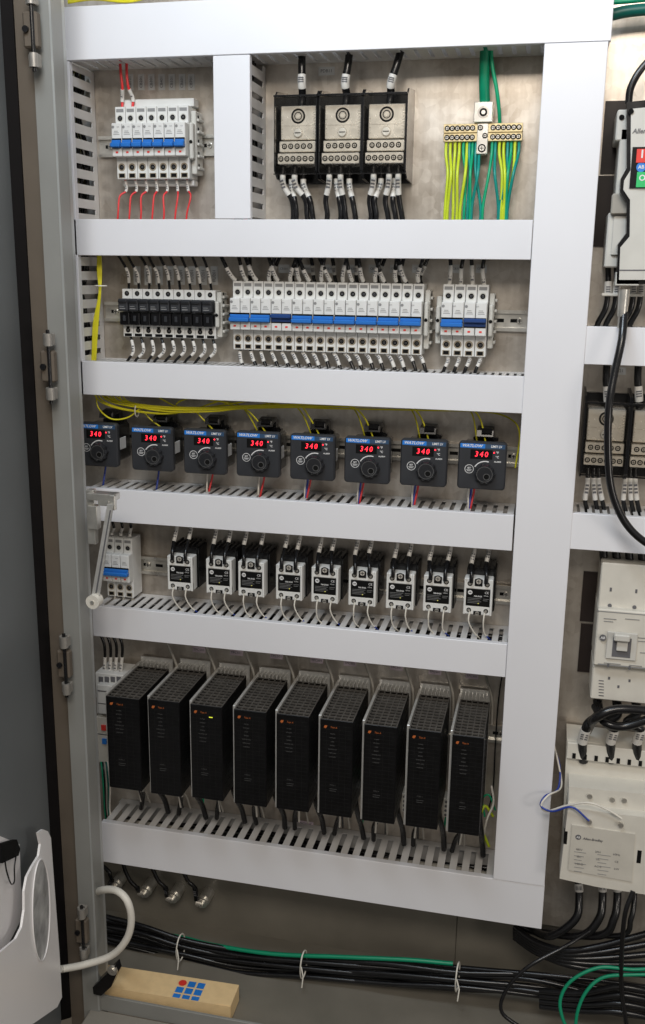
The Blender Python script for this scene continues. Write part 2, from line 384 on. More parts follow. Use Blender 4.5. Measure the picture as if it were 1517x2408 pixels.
WB=M['wblack']
for dd,l,n in ((d4,'controllers',18),(d5,'relays',18),(d6,'tall power units',24)):
    fill(dd[0]+.01,dd[1]-.01,dd[2]+.012,dd[3]-.014,'h','wires inside the duct below the '+l,[WB,WB,WB,WB,WB,M['wgrey']],n,.088,.0050)
fill(XL-.07,XL-.012,d2[3],d1[2],'v','yellow wires showing in slots of the top left duct',[M['yellow'],WB,WB],14,.08,.004)
fill(XL-.07,XL-.012,d3[3],d2[2],'v','red and black wires showing in slots beside the yellow bundle',[WB,M['red'],WB],14,.08,.004)
fill(mv0+.008,mv1-.012,d2[3],d1[2],'v','black and red wires showing in slots beside the power blocks',[WB,M['red'],WB,WB],14,.08,.004)
fill(d1[0]+.01,d1[1]-.01,d1[2]+.012,d1[3]-.012,'h','black wires inside the top duct',[WB],8)

def V(p): return p if isinstance(p,Vector) else P(*p)
def wire(pts,r,m,label,sleeves=(),group=None,name='wire',cat='wire',n=8,slm=None,sr=1.35):
    q=catmull([V(p) for p in pts],6); o=q[0].copy()
    b=WM(); b.tube(q,r,n); ob=b.build(name,m,org=o); tag(ob,label,cat,group)
    for (a,c) in sleeves:
        i0=int(a*(len(q)-1)); i1=max(i0+1,int(c*(len(q)-1)))
        s=WM(); s.tube(q[i0:i1+1],r*sr,n)
        mid=q[(i0+i1)//2]; ln=(q[i1]-q[i0]).length
        s2=s.build('label_sleeve',slm or M['sleeve'],None,org=o); s2.parent=ob; s2.location=(0,0,0)
        k=WM(); d=(q[i1]-q[i0]).normalized(); u=d.cross(Vector((0,1,0))).normalized()
        for j in range(3):
            c0=mid+d*ln*.16*(j-1); y=-r*sr-.0002
            w=u*r*.75; h=d*ln*.045
            k.add([c0-w-h+Vector((0,y,0)),c0+w-h+Vector((0,y,0)),c0+w+h+Vector((0,y,0)),c0-w+h+Vector((0,y,0))],[(0,1,2,3)])
        s3=k.build('print',M['print'],None,org=o); s3.parent=s2; s3.location=(0,0,0)
    return ob
def W3(x,z,d): return Vector((x,-d,z))
def rail(x0,x1,zc,label):
    t=thing('din_rail',label,'mounting rail',((x0+x1)/2,0,zc)); h=(x1-x0)/2*1000
    b=MB(); b.box(-h,h,-2,-.5,-12,12)
    for s in (-1,1):
        b.box(-h,h,-7.5,-.5,s*12,s*13.2); b.box(-h,h,-7.6,-6.3,s*13,s*18)
    b.build('rail_profile',M['steel'],t)
    b=MB(); x=-h+12
    while x<h-12: b.box(x,x+15,-2.3,-1.9,-3,3,c=0); x+=26
    b.build('slots',M['hole'],t)
    for x in (-h+22,h-14):
        b=MB(); b.cyl((x,-2,0),(x,-5,0),5,4.4,n=14); b.box(x-3.5,x+3.5,-5.3,-4.9,-.6,.6,1); b.box(x-.6,x+.6,-5.35,-4.9,-3.5,3.5,1); b.build('rail_screw',[M['steel'],M['hole']],t)
    return t
def screw_mesh(r,head,rh=.72):
    b=MB(); b.disc(0,-.25,0,r,18,1)
    b.cyl((0,-.2,0),(0,-.9,0),r*rh,r*(rh-.06),n=14,mi=0); b.box(-r*.5,r*.5,-1.0,-.85,-r*.09,r*.09,1); b.box(-r*.09,r*.09,-1.02,-.86,-r*.5,r*.5,1)
    ob=b.build('terminal_screw',[head,M['hole']]); me=ob.data; bpy.data.objects.remove(ob); return me
SM_small=screw_mesh(4.4,M['print'],.5); SM_blk=screw_mesh(4.5,M['tin'],.62); SM_br=screw_mesh(4.4,M['tin'],.62); SM_big=screw_mesh(6.5,M['tin'])
def scr(me,parent,x,y,z):
    o=bpy.data.objects.new('terminal_screw',me); COL.objects.link(o); o.parent=parent; o.location=(x*.001,y*.001,z*.001); return o

PW=18.8
def make_breaker(label,n,loc,group,on=True,body='white',tm=None):
    t=thing('circuit_breaker',label,'circuit breaker',loc,group); b=MB()
    for k in range(n):
        x0=k*PW+.45; x1=x0+PW-.9; xm=(x0+x1)/2
        b.box(x0,x1,-50,-8,-60,60,0,c=.9); b.box(x0+.1,x1-.1,-68,-48,-24,31,0,c=1.2)
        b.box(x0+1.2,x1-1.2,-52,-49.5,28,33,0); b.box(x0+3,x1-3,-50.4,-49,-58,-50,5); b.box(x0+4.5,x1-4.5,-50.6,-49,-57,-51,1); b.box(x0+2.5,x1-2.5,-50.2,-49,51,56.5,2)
        b.box(x0+.6,x1-.6,-50.6,-49,-29,-26,0,c=.3)
        b.ring(xm,-50.1,41,4.6,6.2,18,3); b.ring(xm,-50.1,-40,4.6,6.6,18,5)
        for q in range(3): b.box(x0+3.5+q*.8,x1-3.5-q*1.4,-68.3,-67.9,12+q*2.6,12.9+q*2.6,2)
        b.box(xm-2.2,xm+2.2,-68.4,-67.9,-18.5,-15.5,4)
    b.box(1,n*PW-1,-47,-9,-59,59,1)
    W=n*PW
    b.disc(3.8,-68.3,24.5,2.5,12,2)
    b.text('20A' if n>1 else '10A',3.4,W/2+3,-68.35,24.5,2)
    b.box(1,W-1,-68.4,-67.9,-10.5,6,1)
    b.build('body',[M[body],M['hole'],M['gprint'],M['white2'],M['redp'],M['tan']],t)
    g=MB()
    if on: g.box(.8,W-.8,-78,-66,-9.5,-2,0,c=1.5); g.box(1.3,W-1.3,-72,-66,-2.5,3,0,c=1)
    else: g.box(.8,W-.8,-77,-66,-2,5,0,c=1.5); g.box(1.3,W-1.3,-70.5,-66,-8.5,-2,0,c=1)
    g.build('toggle',tm or (M['blue'] if on else M['blued']),t)
    for k in range(n):
        xm=(k+.5)*PW; scr(SM_small,t,xm,-50.2,41); scr(SM_small,t,xm,-50.2,-40)
    return t
def end_clamp(label,loc,h=44):
    t=thing('end_clamp',label,'clamp',loc); b=MB(); b.box(0,9,-42,-8,-h,h,0,c=1.5); b.box(1,8,-56,-42,-h*.55,h*.6,0,c=2)
    for i in range(5): b.box(9,13,-38,-12,-h+8+i*h*.38,-h+13+i*h*.38,0,c=1); b.cyl((9,-30,-h+16+i*h*.38),(9.6,-30,-h+16+i*h*.38),3,n=10,mi=1)
    b.cyl((4.5,-56,0),(4.5,-56.8,0),3,n=12,mi=1); b.build('clamp_body',[M['white2'],M['hole']],t)
    return t
# ===== Row A
zA=(P(350,250,.055).z+P(350,420,.045).z)/2
xA=P(262,330,.068).x; pA=(P(436,330,.068).x-xA)/7
rail(P(236,360,0).x,P(512,360,0).x,zA,'zinc mounting rail behind the top left row of breakers')
base=None; PW=pA*1000
for i in range(7):
    lb=f'white single pole breaker with blue toggle, {ORD[i]} from left in the top left row'
    if i==6: lb='white single pole breaker with blue toggle, rightmost in the top left row'
    if base is None: base=make_breaker(lb,1,(xA,0,zA),'single pole breakers in the top left row')
    else: dup(base,(xA+i*pA,0,zA),lb)
for nm,bx in (('white busbar housing standing above the top left breakers',(5,pA*7000+4,-34,-9,60.5,74)),('white busbar housing beneath the top left breakers',(2,pA*7000,-30,-9,-70,-60.5))):
    b=MB(); b.box(*bx,0,c=1); o=b.build('busbar_housing',M['white']); o.location=(xA,0,zA); tag(o,nm,'busbar housing')
end_clamp('dotted grey end clamp right of the top left breakers',(xA+7*pA+.001,0,zA),52)
for i in range(7):
    x=xA+(i+.5)*pA
    wire([W3(x,zA-.058,.038),W3(x+.002,zA-.078,.038),P(293+25.5*i-9*(i<5)+3*(i>5)+random.uniform(-3,3),462,.045),P(278+27*i,500,.05),P(276+27*i,530,.05)],.0017,M['red'],f'thin red wire below the {ORD[i]} breaker of the top left row',[(.05,.32)],'red wires below the top left breakers',sr=1.6)
for i in range(2):
    x=xA+(i+.5)*pA
    wire([P(282+16*i,130,.05),P(284+14*i,170,.05),P(288+14*i,205,.05),W3(x+.001,zA+.075,.04),W3(x,zA+.058,.04)],.0025,M['red'],f'{["left","right"][i]} red wire entering the top left breakers from above',[(.55,.85)],'red wires above the top left breakers',sr=1.4)
def ptag(px,py,w,h,label,m='tagw',rot=False,txt='',grp=None):
    b=WM(); x0,x1,z0,z1=PB(b,px-w/2,py-h/2,px+w/2,py+h/2,.0012,.0004,0)
    if txt: b.text(txt,(x1-x0)*.26 if not rot else (x1-x0)*.6,(x0+x1)/2,-.0016,(z0+z1)/2,1,rot=math.pi/2 if rot else 0)
    tag(b.build('label_tag',[M[m],M['print']]),label,'label tag',grp)
for i,x in enumerate([302,328,352,376,400,424,446]): ptag(x+4,193,15,38,f'{ORD[i]} small vertical white tag above the top left breakers','tagw',True,f'CB{i+1}01',grp='tags above the top left breakers')
ptag(768,167,38,20,'small horizontal white tag between the cables of the power blocks','tagw',False,'PDB11')

# ===== power blocks
def make_pdb(label,loc,group):
    t=thing('power_distribution_block',label,'power distribution block',loc,group)
    b=MB(); b.box(-36.6,36.6,-16,-1,-76,66,c=1.5)
    b.build('base',M['black'],t)
    for s in (-1,1):
        b=MB(); b.prismx([(-1,-76),(-62,-72),(-80,-60),(-80,54),(-66,66),(-1,74)],s*34.2,s*36.9); b.build('side_wall',M['black'],t)
    b=MB(); b.box(-30,31,-62,-16,-9,44,0,c=1.2)
    for i in range(9): b.box(26,30,-62.4,-61,-6+i*5,-4+i*5,3)
    for i in range(4): b.box(-29.4,-26,-62.4,-61,0+i*7,2+i*7,3)
    b.box(-25,25,-62.35,-61,12.5,13.3,3)
    b.ring(0,-62.3,28,9,12,28,1); b.disc(0,-62.25,28,9,22,3); b.ring(0,-62.35,28,5.2,6.6,20,1); b.cyl((0,-62.3,28),(0,-62.9,28),4.0,n=6,mi=0)
    b.ring(0,-62.3,1.5,7,8.4,20,3); b.cyl((0,-62,1.5),(0,-65,1.5),7,6.4,n=20,mi=2); b.box(-5,5,-65.3,-64.9,.8,2.2,1)
    b.box(-31,32,-68,-16,-29,-12,0,c=1); b.box(-32,32,-75,-16,-49,-32,0,c=1)
    b.build('conductor_block',[M['tin'],M['hole'],M['alu'],M['tinw']],t)
    for i in range(5): scr(SM_blk,t,-22+i*11,-68.2,-20)
    for i in range(6): scr(SM_blk,t,-26+i*10.4,-75.3,-40.5)
    b=MB(); b.box(-34,34,-84,-82.8,-66,56); b.build('clear_cover',M['clear'],t)
    b=MB(); b.box(-36.8,36.8,-83,-78,-66,-64.5); b.build('cover_edge',M['black'],t)
    b=MB(); b.box(-36.8,36.8,-84,-80,55,58); b.build('cover_edge',M['black'],t)
    return t
pdz=(P(800,222,.08).z+P(800,408,.08).z)/2+.004
pdx=[(P(l,320,.08).x+P(r,320,.08).x)/2 for l,r in ((642,748),(748,852),(850,958))]
bs=None
for i,w in enumerate(['left','middle','right']):
    lb=f'{w} of the three black power blocks with silver screw terminals'
    if bs is None: bs=make_pdb(lb,(pdx[i],0,pdz),'power blocks under the top duct')
    else: dup(bs,(pdx[i],0,pdz),lb)
    x0=pdx[i]; cx=[710,816,926][i]
    wire([P(cx+[0,6,16][i],122,.055),P(cx+[0,2,6][i],155,.06),P(cx+[0,-4,-6][i],195,.06),W3(x0+.004,pdz+.060,.05),W3(x0+.002,pdz+.04,.05)],.0064,WB,f'thick black cable entering the {w} power block from above',[(.40,.62)],'thick cables above the power blocks',name='cable',cat='cable',n=12,sr=1.1)
    offs=[[-26,-15,-5,6],[-22,-12,-2,10],[-20,-10,6,14,22]][i]
    for j,o in enumerate(offs):
        ex=[[690,697,722,735],[770,802,812,835],[873,885,912,930,945]][i][j]
        zt=pdz-.06; d=.045 if j%2 else .06
        wire([W3(x0+o*.001,zt+.01,d),W3(x0+o*.001,zt-.02,d),P(ex-(4 if o<0 else 6),470,.055),P(ex,505,.05),P(ex+(4 if j>1 else -4),535,.05)],.0046,WB,f'{ORD[j]} black wire below the {w} power block with white sleeve',[(.16+.03*(j%2),.44+.04*(j%2))],f'black wires below the power blocks',sr=1.1)

# ===== ground bar
gx0,gx1=P(1043,310,.04).x,P(1229,310,.04).x; gz1,gz0=P(1136,290,.04).z,P(1136,332,.04).z
gm=(gx0+gx1)/2; t=thing('ground_bar','brass ground bar with two rows of screws at the top right','ground bar',(gm,0,gz0))
H=(gz1-gz0)*1000; Wg=(gx1-gx0)*500
b=MB(); b.box(-Wg,Wg,-40,-22,0,H*.46,0,c=.6); b.box(-Wg,Wg,-40,-22,H*.5,H,0,c=.6); b.box(-Wg,Wg,-34,-20,H*.3,H*.7)
b.build('bar',M['brass'],t)
b=MB(); b.box(-9,9,-42,-20,-20,H,0,c=1); b.box(-8,8,-22,-1,-15,H); b.build('bracket',M['tin'],t)
scr(SM_big,t,0,-42.3,-11); scr(SM_br,t,-4,-42.3,H*.75); scr(SM_br,t,4,-42.3,H*.3)
b=MB(); b.box(-15,15,-46,-18,H+1,H+32,0,c=1); b.ring(0,-46.3,H+16,6.6,9.4,20,1); b.disc(0,-46.2,H+16,6.4,18,2); b.cyl((0,-46.2,H+16),(0,-46.8,H+16),3.6,n=6); b.build('lug',[M['tin'],M['tinw'],M['hole']],t)
for r_ in (0,1):
    for i in range(15):
        x=-Wg+6+i*(2*Wg-12)/14
        if abs(x)<10: continue
        scr(SM_br,t,x,-40.1,H*(.23+.52*r_))
wire([P(1142,95,.05),P(1140,150,.045),P(1139,200,.04),W3(gm+.001,gz1+.03,.032)],.0085,M['green2'],'thick green cable into the lug of the ground bar',name='cable',cat='cable',n=14)
wire([P(1155,95,.05),P(1157,150,.05),P(1168,210,.05),P(1174,262,.045),W3(P(1175,290,.04).x,gz1-.004,.034)],.0030,M['green'],'thin green wire curving down beside the ground bar lug')
gc=['gy','gy','gy','gy','green','gy','teal','green','teal','teal','green','teal','gy','gy','teal','green','gy','teal']
gxs=[1050,1060,1071,1081,1091,1099,1105,1112,1120,1128,1158,1166,1176,1186,1195,1203,1212,1221]
ge=[1047,1053,1066,1075,1092,1083,1100,1106,1130,1110,1136,1172,1178,1186,1176,1190,1184,1194]
for i in range(18):
    x=P(gxs[i],320,.035).x
    wire([W3(x,gz0+.004,.034),W3(x+.0005,gz0-.02,.036),P((gxs[i]*.65+ge[i]*.35)+random.uniform(-5,5),410,.05+.01*(i%2)),P(ge[i],485,.05),P(ge[i]-2,535,.045)],.0025,M[gc[i]],f'{ORD[i]} {"yellow" if gc[i]=="gy" else "green"} earth wire from left below the ground bar',group='earth wires below the ground bar')

# ===== Row B
zB=(P(760,662,.05).z+P(760,830,.05).z)/2
rail(P(480,752,0).x,P(1242,752,0).x,zB,'zinc mounting rail behind the second row, bare at the right')
zFh=(P(390,680,.045).z+P(390,795,.045).z)/2
rail(P(250,745,0).x,P(560,745,0).x-.06,zFh,'zinc mounting rail behind the black fuse holders')
fx=P(279,735,.062).x; fp=(P(500,745,.062).x-fx)/9
def make_fuse(label,loc,group):
    t=thing('fuse_holder',label,'fuse holder',loc,group); w=fp*1000; b=MB()
    b.box(.4,w-.4,-45,-8,-43,43,0,c=.8); b.box(3,w-3,-45.3,-44,-42,-37,1); b.ring(w/2,-45.15,35,3.8,5,16,2); b.ring(w/2,-45.15,-31,3.8,5,16,2)
    b.box(w/2-3,w/2+3,-45.3,-44.5,-27,-24,1); b.build('body',[M['white'],M['hole'],M['white2']],t)
    b=MB(); b.box(.9,w-.9,-66,-44,4,26,0,c=1.8); b.box(1.8,w-1.8,-69,-64,19,23,2,c=1); b.box(4,w-5,-66.3,-65,8,9.4,1); b.box(4,w-7,-66.3,-65,12,12.8,1); b.build('drawer',[M['dgrey'],M['gprint'],M['knob']],t)
    b=MB(); b.box(.9,w-.9,-60,-44,-21,2.0,0,c=1.2); b.box(w/2-2.5,w/2+2.5,-61.5,-59,-14,-4,1,c=.5); b.build('lower_block',[M['black'],M['dgrey']],t)
    scr(SM_small,t,w/2,-45.2,35); scr(SM_small,t,w/2,-45.2,-31); return t
bs=None
for i in range(9):
    lb=f'{ORD[i]} fuse holder from left with black drawer in the second row'
    if bs is None: bs=make_fuse(lb,(fx,0,zFh),'fuse holders in the second row')
    else: dup(bs,(fx+i*fp,0,zFh),lb)
end_clamp('dotted grey end clamp right of the black fuse holders',(fx+9*fp+.001,0,zFh),40)
for i in range(9):
    x=fx+(i+.5)*fp; u=random.uniform(-5,5); a=random.uniform(-.05,.05)
    wire([P(270+25*i,590,.055),P(284+25*i+u,615,.055),P(300+24*i+u*.5,645,.05),W3(x,zFh+.04,.036)],.0025,WB,f'black wire entering the {ORD[i]} fuse holder from above',[(.52+a,.86+a)],'black wires above the fuse holders',sr=1.25)
    wire([W3(x,zFh-.04,.036),P(318+24*i-4,825,.045),P(298+24*i+u,846,.05),P(284+24*i+u,868,.05)],.0025,WB,f'black wire leaving the {ORD[i]} fuse holder downwards',[(.17+a,.56+a)],'black wires below the fuse holders',sr=1.25)
x0=P(540,745,.068).x; p2=(P(992,745,.068).x-x0)/18; PW=p2*1000
on_=None; grp='two pole breakers in the long second row'
for i in range(9):
    lb=f'{ORD[i]} two pole breaker from left in the long row, blue toggle'
    if i==2: make_breaker('third two pole breaker from left in the long row, toggle switched off',2,(x0+i*2*p2,0,zB),grp,on=False); continue
    if on_ is None: on_=make_breaker(lb,2,(x0,0,zB),grp)
    else: dup(on_,(x0+i*2*p2,0,zB),lb)
sh=[-26,-12,-24,14,-18,20,-10,-26,12,-20,16,-16,-6,20,-22,8,-14,18]
for i in range(18):
    x=x0+(i+.5)*p2; px=552+25*i; s=sh[i]*.85+random.uniform(-4,4); a=random.uniform(-.06,.10)
    wire([P(px+s*1.6,586,.05),P(px+s,618,.062),P(px+s*.35,648,.055),W3(x,zB+.055,.038)],.0034,WB,f'black wire entering pole {ORD[i]} from left of the long breaker row above',[(.46+a,.84)],'black wires above the long breaker row',sr=1.12)
    if i%2==1: wire([P(px+s+22,590,.03),P(px+s*.4+16,625,.035),P(px+11,655,.03),W3(x+.006,zB+.05,.02)],.0033,WB,f'rear black wire behind pole {ORD[i]} above the long breaker row',[(.35,.6)],'rear black wires above the long breaker row',sr=1.12)
    u=random.uniform(-5,5)
    wire([W3(x,zB-.058,.038),P(px+16+u*.5,842,.045),P(px+26+u,868,.05),P(px+30+u,892,.05)],.0031,WB,f'black wire leaving pole {ORD[i]} from left of the long breaker row below',[(.14,.52+a)],'black wires below the long breaker row',sr=1.12)
end_clamp('grey end clamp right of the long breaker row',(x0+18*p2+.001,0,zB),50)
x3=P(1036,750,.068).x; PW=(P(1145,750,.068).x-x3)/4*1000
for i in range(2):
    make_breaker(['two pole breaker with blue toggle, left of the rightmost pair','two pole breaker switched off, rightmost in the second row'][i],2,(x3+i*2*PW*.001,0,zB),'rightmost pair of breakers in the second row',on=(i==0))
for i in range(4):
    x=x3+(i+.5)*PW*.001; px=1058+25*i
    wire([P(px+2+(8 if i%2 else -2),592,.05),P(px+2,630,.055),W3(x,zB+.062,.038),W3(x,zB+.055,.038)],.0033,WB,f'{ORD[i]} black wire above the rightmost breaker pair',[(.3+.05*(i%2),.8)],'black wires above the rightmost breaker pair',sr=1.13)
    wire([W3(x,zB-.058,.038),P(px-4,848,.045),P(px-14,870,.05),P(px-20,892,.05)],.0030,WB,f'{ORD[i]} black wire below the rightmost breaker pair',[(.14,.6)],'black wires below the rightmost breaker pair',sr=1.13)
end_clamp('dotted grey end clamp right of the rightmost breaker pair',(x3+4*PW*.001+.001,0,zB),46)
end_clamp('narrow grey end clamp left of the rightmost breaker pair',(x3-.0105,0,zB),40)
for i in range(8): ptag(322+26*i,648,17,44,f'{ORD[i]} white tag from left behind the fuse holder wires','tagw',True,'FU201',grp='tags behind the fuse holder wires')
for i,x in enumerate([668,722,775,830,880,930,982,1074,1132]): ptag(x,632,26,20,f'{ORD[i]} small horizontal tag behind the breaker wires','tagw',False,'CB301',grp='tags behind the breaker wires')
for i in range(9):
    a=random.uniform(-8,8)
    wire([P(236+a*.7,590,.06),P(238+a,640,.06),P(236+a*.3,690,.062),P(230+a*1.2,760,.06),P(226+a,820,.06),P(224+a*1.1,870,.055)],.0018,M['yellow'],'thin yellow wire in the vertical bundle left of the fuse holders',group='yellow wires in the vertical bundle')
q=P(237,672,.062); b=WM(); b.tube([q+Vector((.011*math.cos(a*math.pi/6),.008*math.sin(a*math.pi/6),0)) for a in range(13)],.0013,6); tag(b.build('cable_tie',M['wwhite']),'white cable tie around the vertical yellow wire bundle','cable tie')

# ===== Row C
def make_ctrl(label,loc,group):
    t=thing('temperature_controller',label,'temperature controller',loc,group)
    b=MB(); b.box(-34,34,-84,-22,-34,34,0,c=3); b.box(34,35.2,-70,-45,-12,10,1,c=.4); b.build('housing',[M['black'],M['wprint']],t)
    b=MB(); b.box(-22,22,-22,-6,-38,38,0,c=2); b.prismx([(-10,34),(-10,52),(-22,58),(-50,54),(-54,44),(-46,44),(-44,49),(-26,50),(-24,34)],-14,14); b.prismx([(-50,44),(-56,50),(-50,58),(-44,52)],-6,12)
    b.build('mounting_clip',M['black'],t)
    b=MB()
    def rr(w,h,r,n=5):
        o=[]
        for cx,cz,a in ((w-r,h-r,0),(-w+r,h-r,90),(-w+r,-h+r,180),(w-r,-h+r,270)):
            for i in range(n+1): q=math.radians(a+90*i/n); o.append((cx+r*math.cos(q),cz+r*math.sin(q)))
        return o
    b.prism(rr(40.5,41,6),-93,-84)
    A=rr(40.5,41,6); B=rr(38.3,38.8,5); n=len(A)
    b.add([(x,-93,z) for x,z in A]+[(x,-96,z) for x,z in B],[(i,(i+1)%n,n+(i+1)%n,n+i) for i in range(n)]+[list(range(n,2*n))],0)
    b.ring(-21,-96.2,-6,6.8,7.7,24,1); b.text('SET',4,-21,-96.2,-4.2,1,True); b.box(-26,-16,-96.25,-96.1,-7.5,-6.9,1); b.text('RESET',2.7,-21,-96.2,-9.2,1,True)
    b.ring(6,-96.2,-12,19.5,21.2,22,1,75,150)
    b.text('ALARM',3.6,26,-96.2,8.5,1,True)
    b.build('bezel',[M['dgrey'],M['wprint']],t)
    b=MB(); b.box(-37.5,4,-96.5,-96,30.5,37.8,0); b.box(4,37.5,-96.45,-96,30.5,37.8,2); b.text('WATLOW',6.6,-18,-96.7,34.2,1,True,.3,wx=1.1); b.text('LIMIT LV',5.6,23,-96.7,34.2,1,True,wx=.88)
    b.build('brand_strip',[M['lblue'],M['wprint'],M['lblued']],t)
    b=MB(); b.box(-20,17,-96.5,-96,12,28,0,c=.1); b.build('display_window',M['hole'],t)
    b=MB(); b.text('3',13,-10,-96.8,20,0,False,.15,wx=.92); b.text('4',13,-1.8,-96.8,20,0,False,.15,wx=.92); b.text('0',13,6.4,-96.8,20,0,False,.15,wx=.92); b.disc(19.5,-96.7,24,1.3,8,0); b.build('red_digits',M['led'],t)
    b=MB(); b.text('°F',5.2,25,-96.4,24,0,True); b.text('°C',5.2,25,-96.4,16.5,0,True); b.build('unit_print',M['wprint'],t)
    b=MB(); n=40; A=[];B=[]
    for i in range(n):
        a=2*math.pi*i/n; r=16.5+1.1*math.cos(10*a); A.append((6+r*math.cos(a),-12+r*math.sin(a))); r-=2; B.append((6+r*math.cos(a),-12+r*math.sin(a)))
    b.add([(x,-95,z) for x,z in A]+[(x,-105,z) for x,z in A]+[(x,-108,z) for x,z in B],[(i+k*n,(i+1)%n+k*n,n+(i+1)%n+k*n,n+i+k*n) for k in (0,1) for i in range(n)]+[list(range(2*n,3*n))],0)
    kn=b.build('knob',M['knob'],t)
    b=MB(); b.disc(9.5,-108.2,-16,5.2,20,0); b.ring(9.5,-108.25,-16,4.6,5.6,20,1); b.ring(6,-108.22,-12,12.6,13.4,28,1); b.build('finger_dimple',[M['hole'],M['tprint']],kn)
    return t
cc=[(228,1046),(357,1056),(481,1063),(606,1069),(734,1076),(863,1083),(996,1089),(1133,1096)]
rail(P(200,1020,0).x,P(1228,1060,0).x,P(734,1052,.03).z-.002,'zinc mounting rail behind the temperature controllers')
bs=None
for i,(px,py) in enumerate(cc):
    q=P(px,py,.096); lb=f'dark grey temperature controller showing red 340, {ORD[i]} from left'
    if i==0: lb='temperature controller showing red 340, leftmost, partly hidden by the post'
    if i==7: lb='dark grey temperature controller showing red 340, rightmost of the row'
    if bs is None: bs=make_ctrl(lb,(q.x,0,q.z),'temperature controllers in the third row')
    else: dup(bs,(q.x,0,q.z),lb)
    for j,(m,nm) in enumerate((('red','red'),('wblue','blue'),('wwhite','white'))):
        if i in (0,1) and j!=1: continue
        if i in (2,3) and j==1: continue
        x=q.x+(-.012-.005*j if i>3 else -.005*j)
        wire([W3(x,q.z-.035,.05),W3(x-.002,q.z-.055,.05),W3(x-.006+.003*j,q.z-.085,.06),W3(x-.008+.003*j,q.z-.12,.06)],.0019,M[m],f'thin {nm} wire below the {ORD[i]} temperature controller',group=f'thin {nm} wires below the controllers')
    if i: wire([P(px-115+random.uniform(-10,10),932,.055),P(px-70,950+random.uniform(-4,8),.055),P(px-30,956+random.uniform(-4,6),.05),P(px-4,985,.05),W3(q.x+.002,q.z+.03,.045)],.0015,M['yellow'],f'yellow wire dropping to the {ORD[i]} temperature controller',group='yellow wires dropping to the controllers')
    if i>2: wire([P(px-150+random.uniform(-10,10),930,.05),P(px-100,943,.05),P(px-50,950,.045),P(px-22,975,.04),W3(q.x-.012,q.z+.02,.035)],.0014,M['yellow'],f'rear yellow wire dropping to the {ORD[i]} temperature controller',group='rear yellow wires dropping to the controllers')
for i in range(9):
    a=random.uniform(-1,1); e=[330,420,480,560,620,700,820,960,1080][i]
    pts=[P(215+9*i,915,.06+.004*a),P(238+8*i,944+a*4,.062),P(300+12*i,962+a*8,.065),P(400+14*i,970+a*7-i*1.0,.06)]
    if e>520: pts+=[P(500+10*i,966+a*5-i*1.2,.06),P(560+20*i,955+a*4,.055)]
    pts+=[P(max(e,640) if e>520 else e+90,945+.02*max(0,e-600),.05),P((max(e,640) if e>520 else e+90)+60,928+.03*max(0,e-600),.05)]
    wire(pts,.0015,M['yellow'],f'yellow wire in the long bundle under the third duct, {ORD[i]}',group='yellow wires bundled under the duct')
wire([P(560,935,.05),P(700,957,.05),P(860,962,.05),P(1020,965,.05),P(1140,968,.05),P(1200,985,.05),P(1222,1020,.05),P(1212,1100,.045)],.0015,M['yellow'],'long yellow wire running to the far right controller')
wire([P(225,925,.06),P(232,960,.065),P(262,985,.07),P(300,982,.065),P(330,960,.06)],.0015,M['yellow'],'slack yellow wire loop above the leftmost controller')
q=P(322,965,.06); b=WM(); b.tube([q+Vector((0,.009*math.sin(a*math.pi/6),.012*math.cos(a*math.pi/6))) for a in range(13)],.0013,6); tag(b.build('cable_tie',M['wwhite']),'white cable tie around the yellow bundle above the controllers','cable tie')

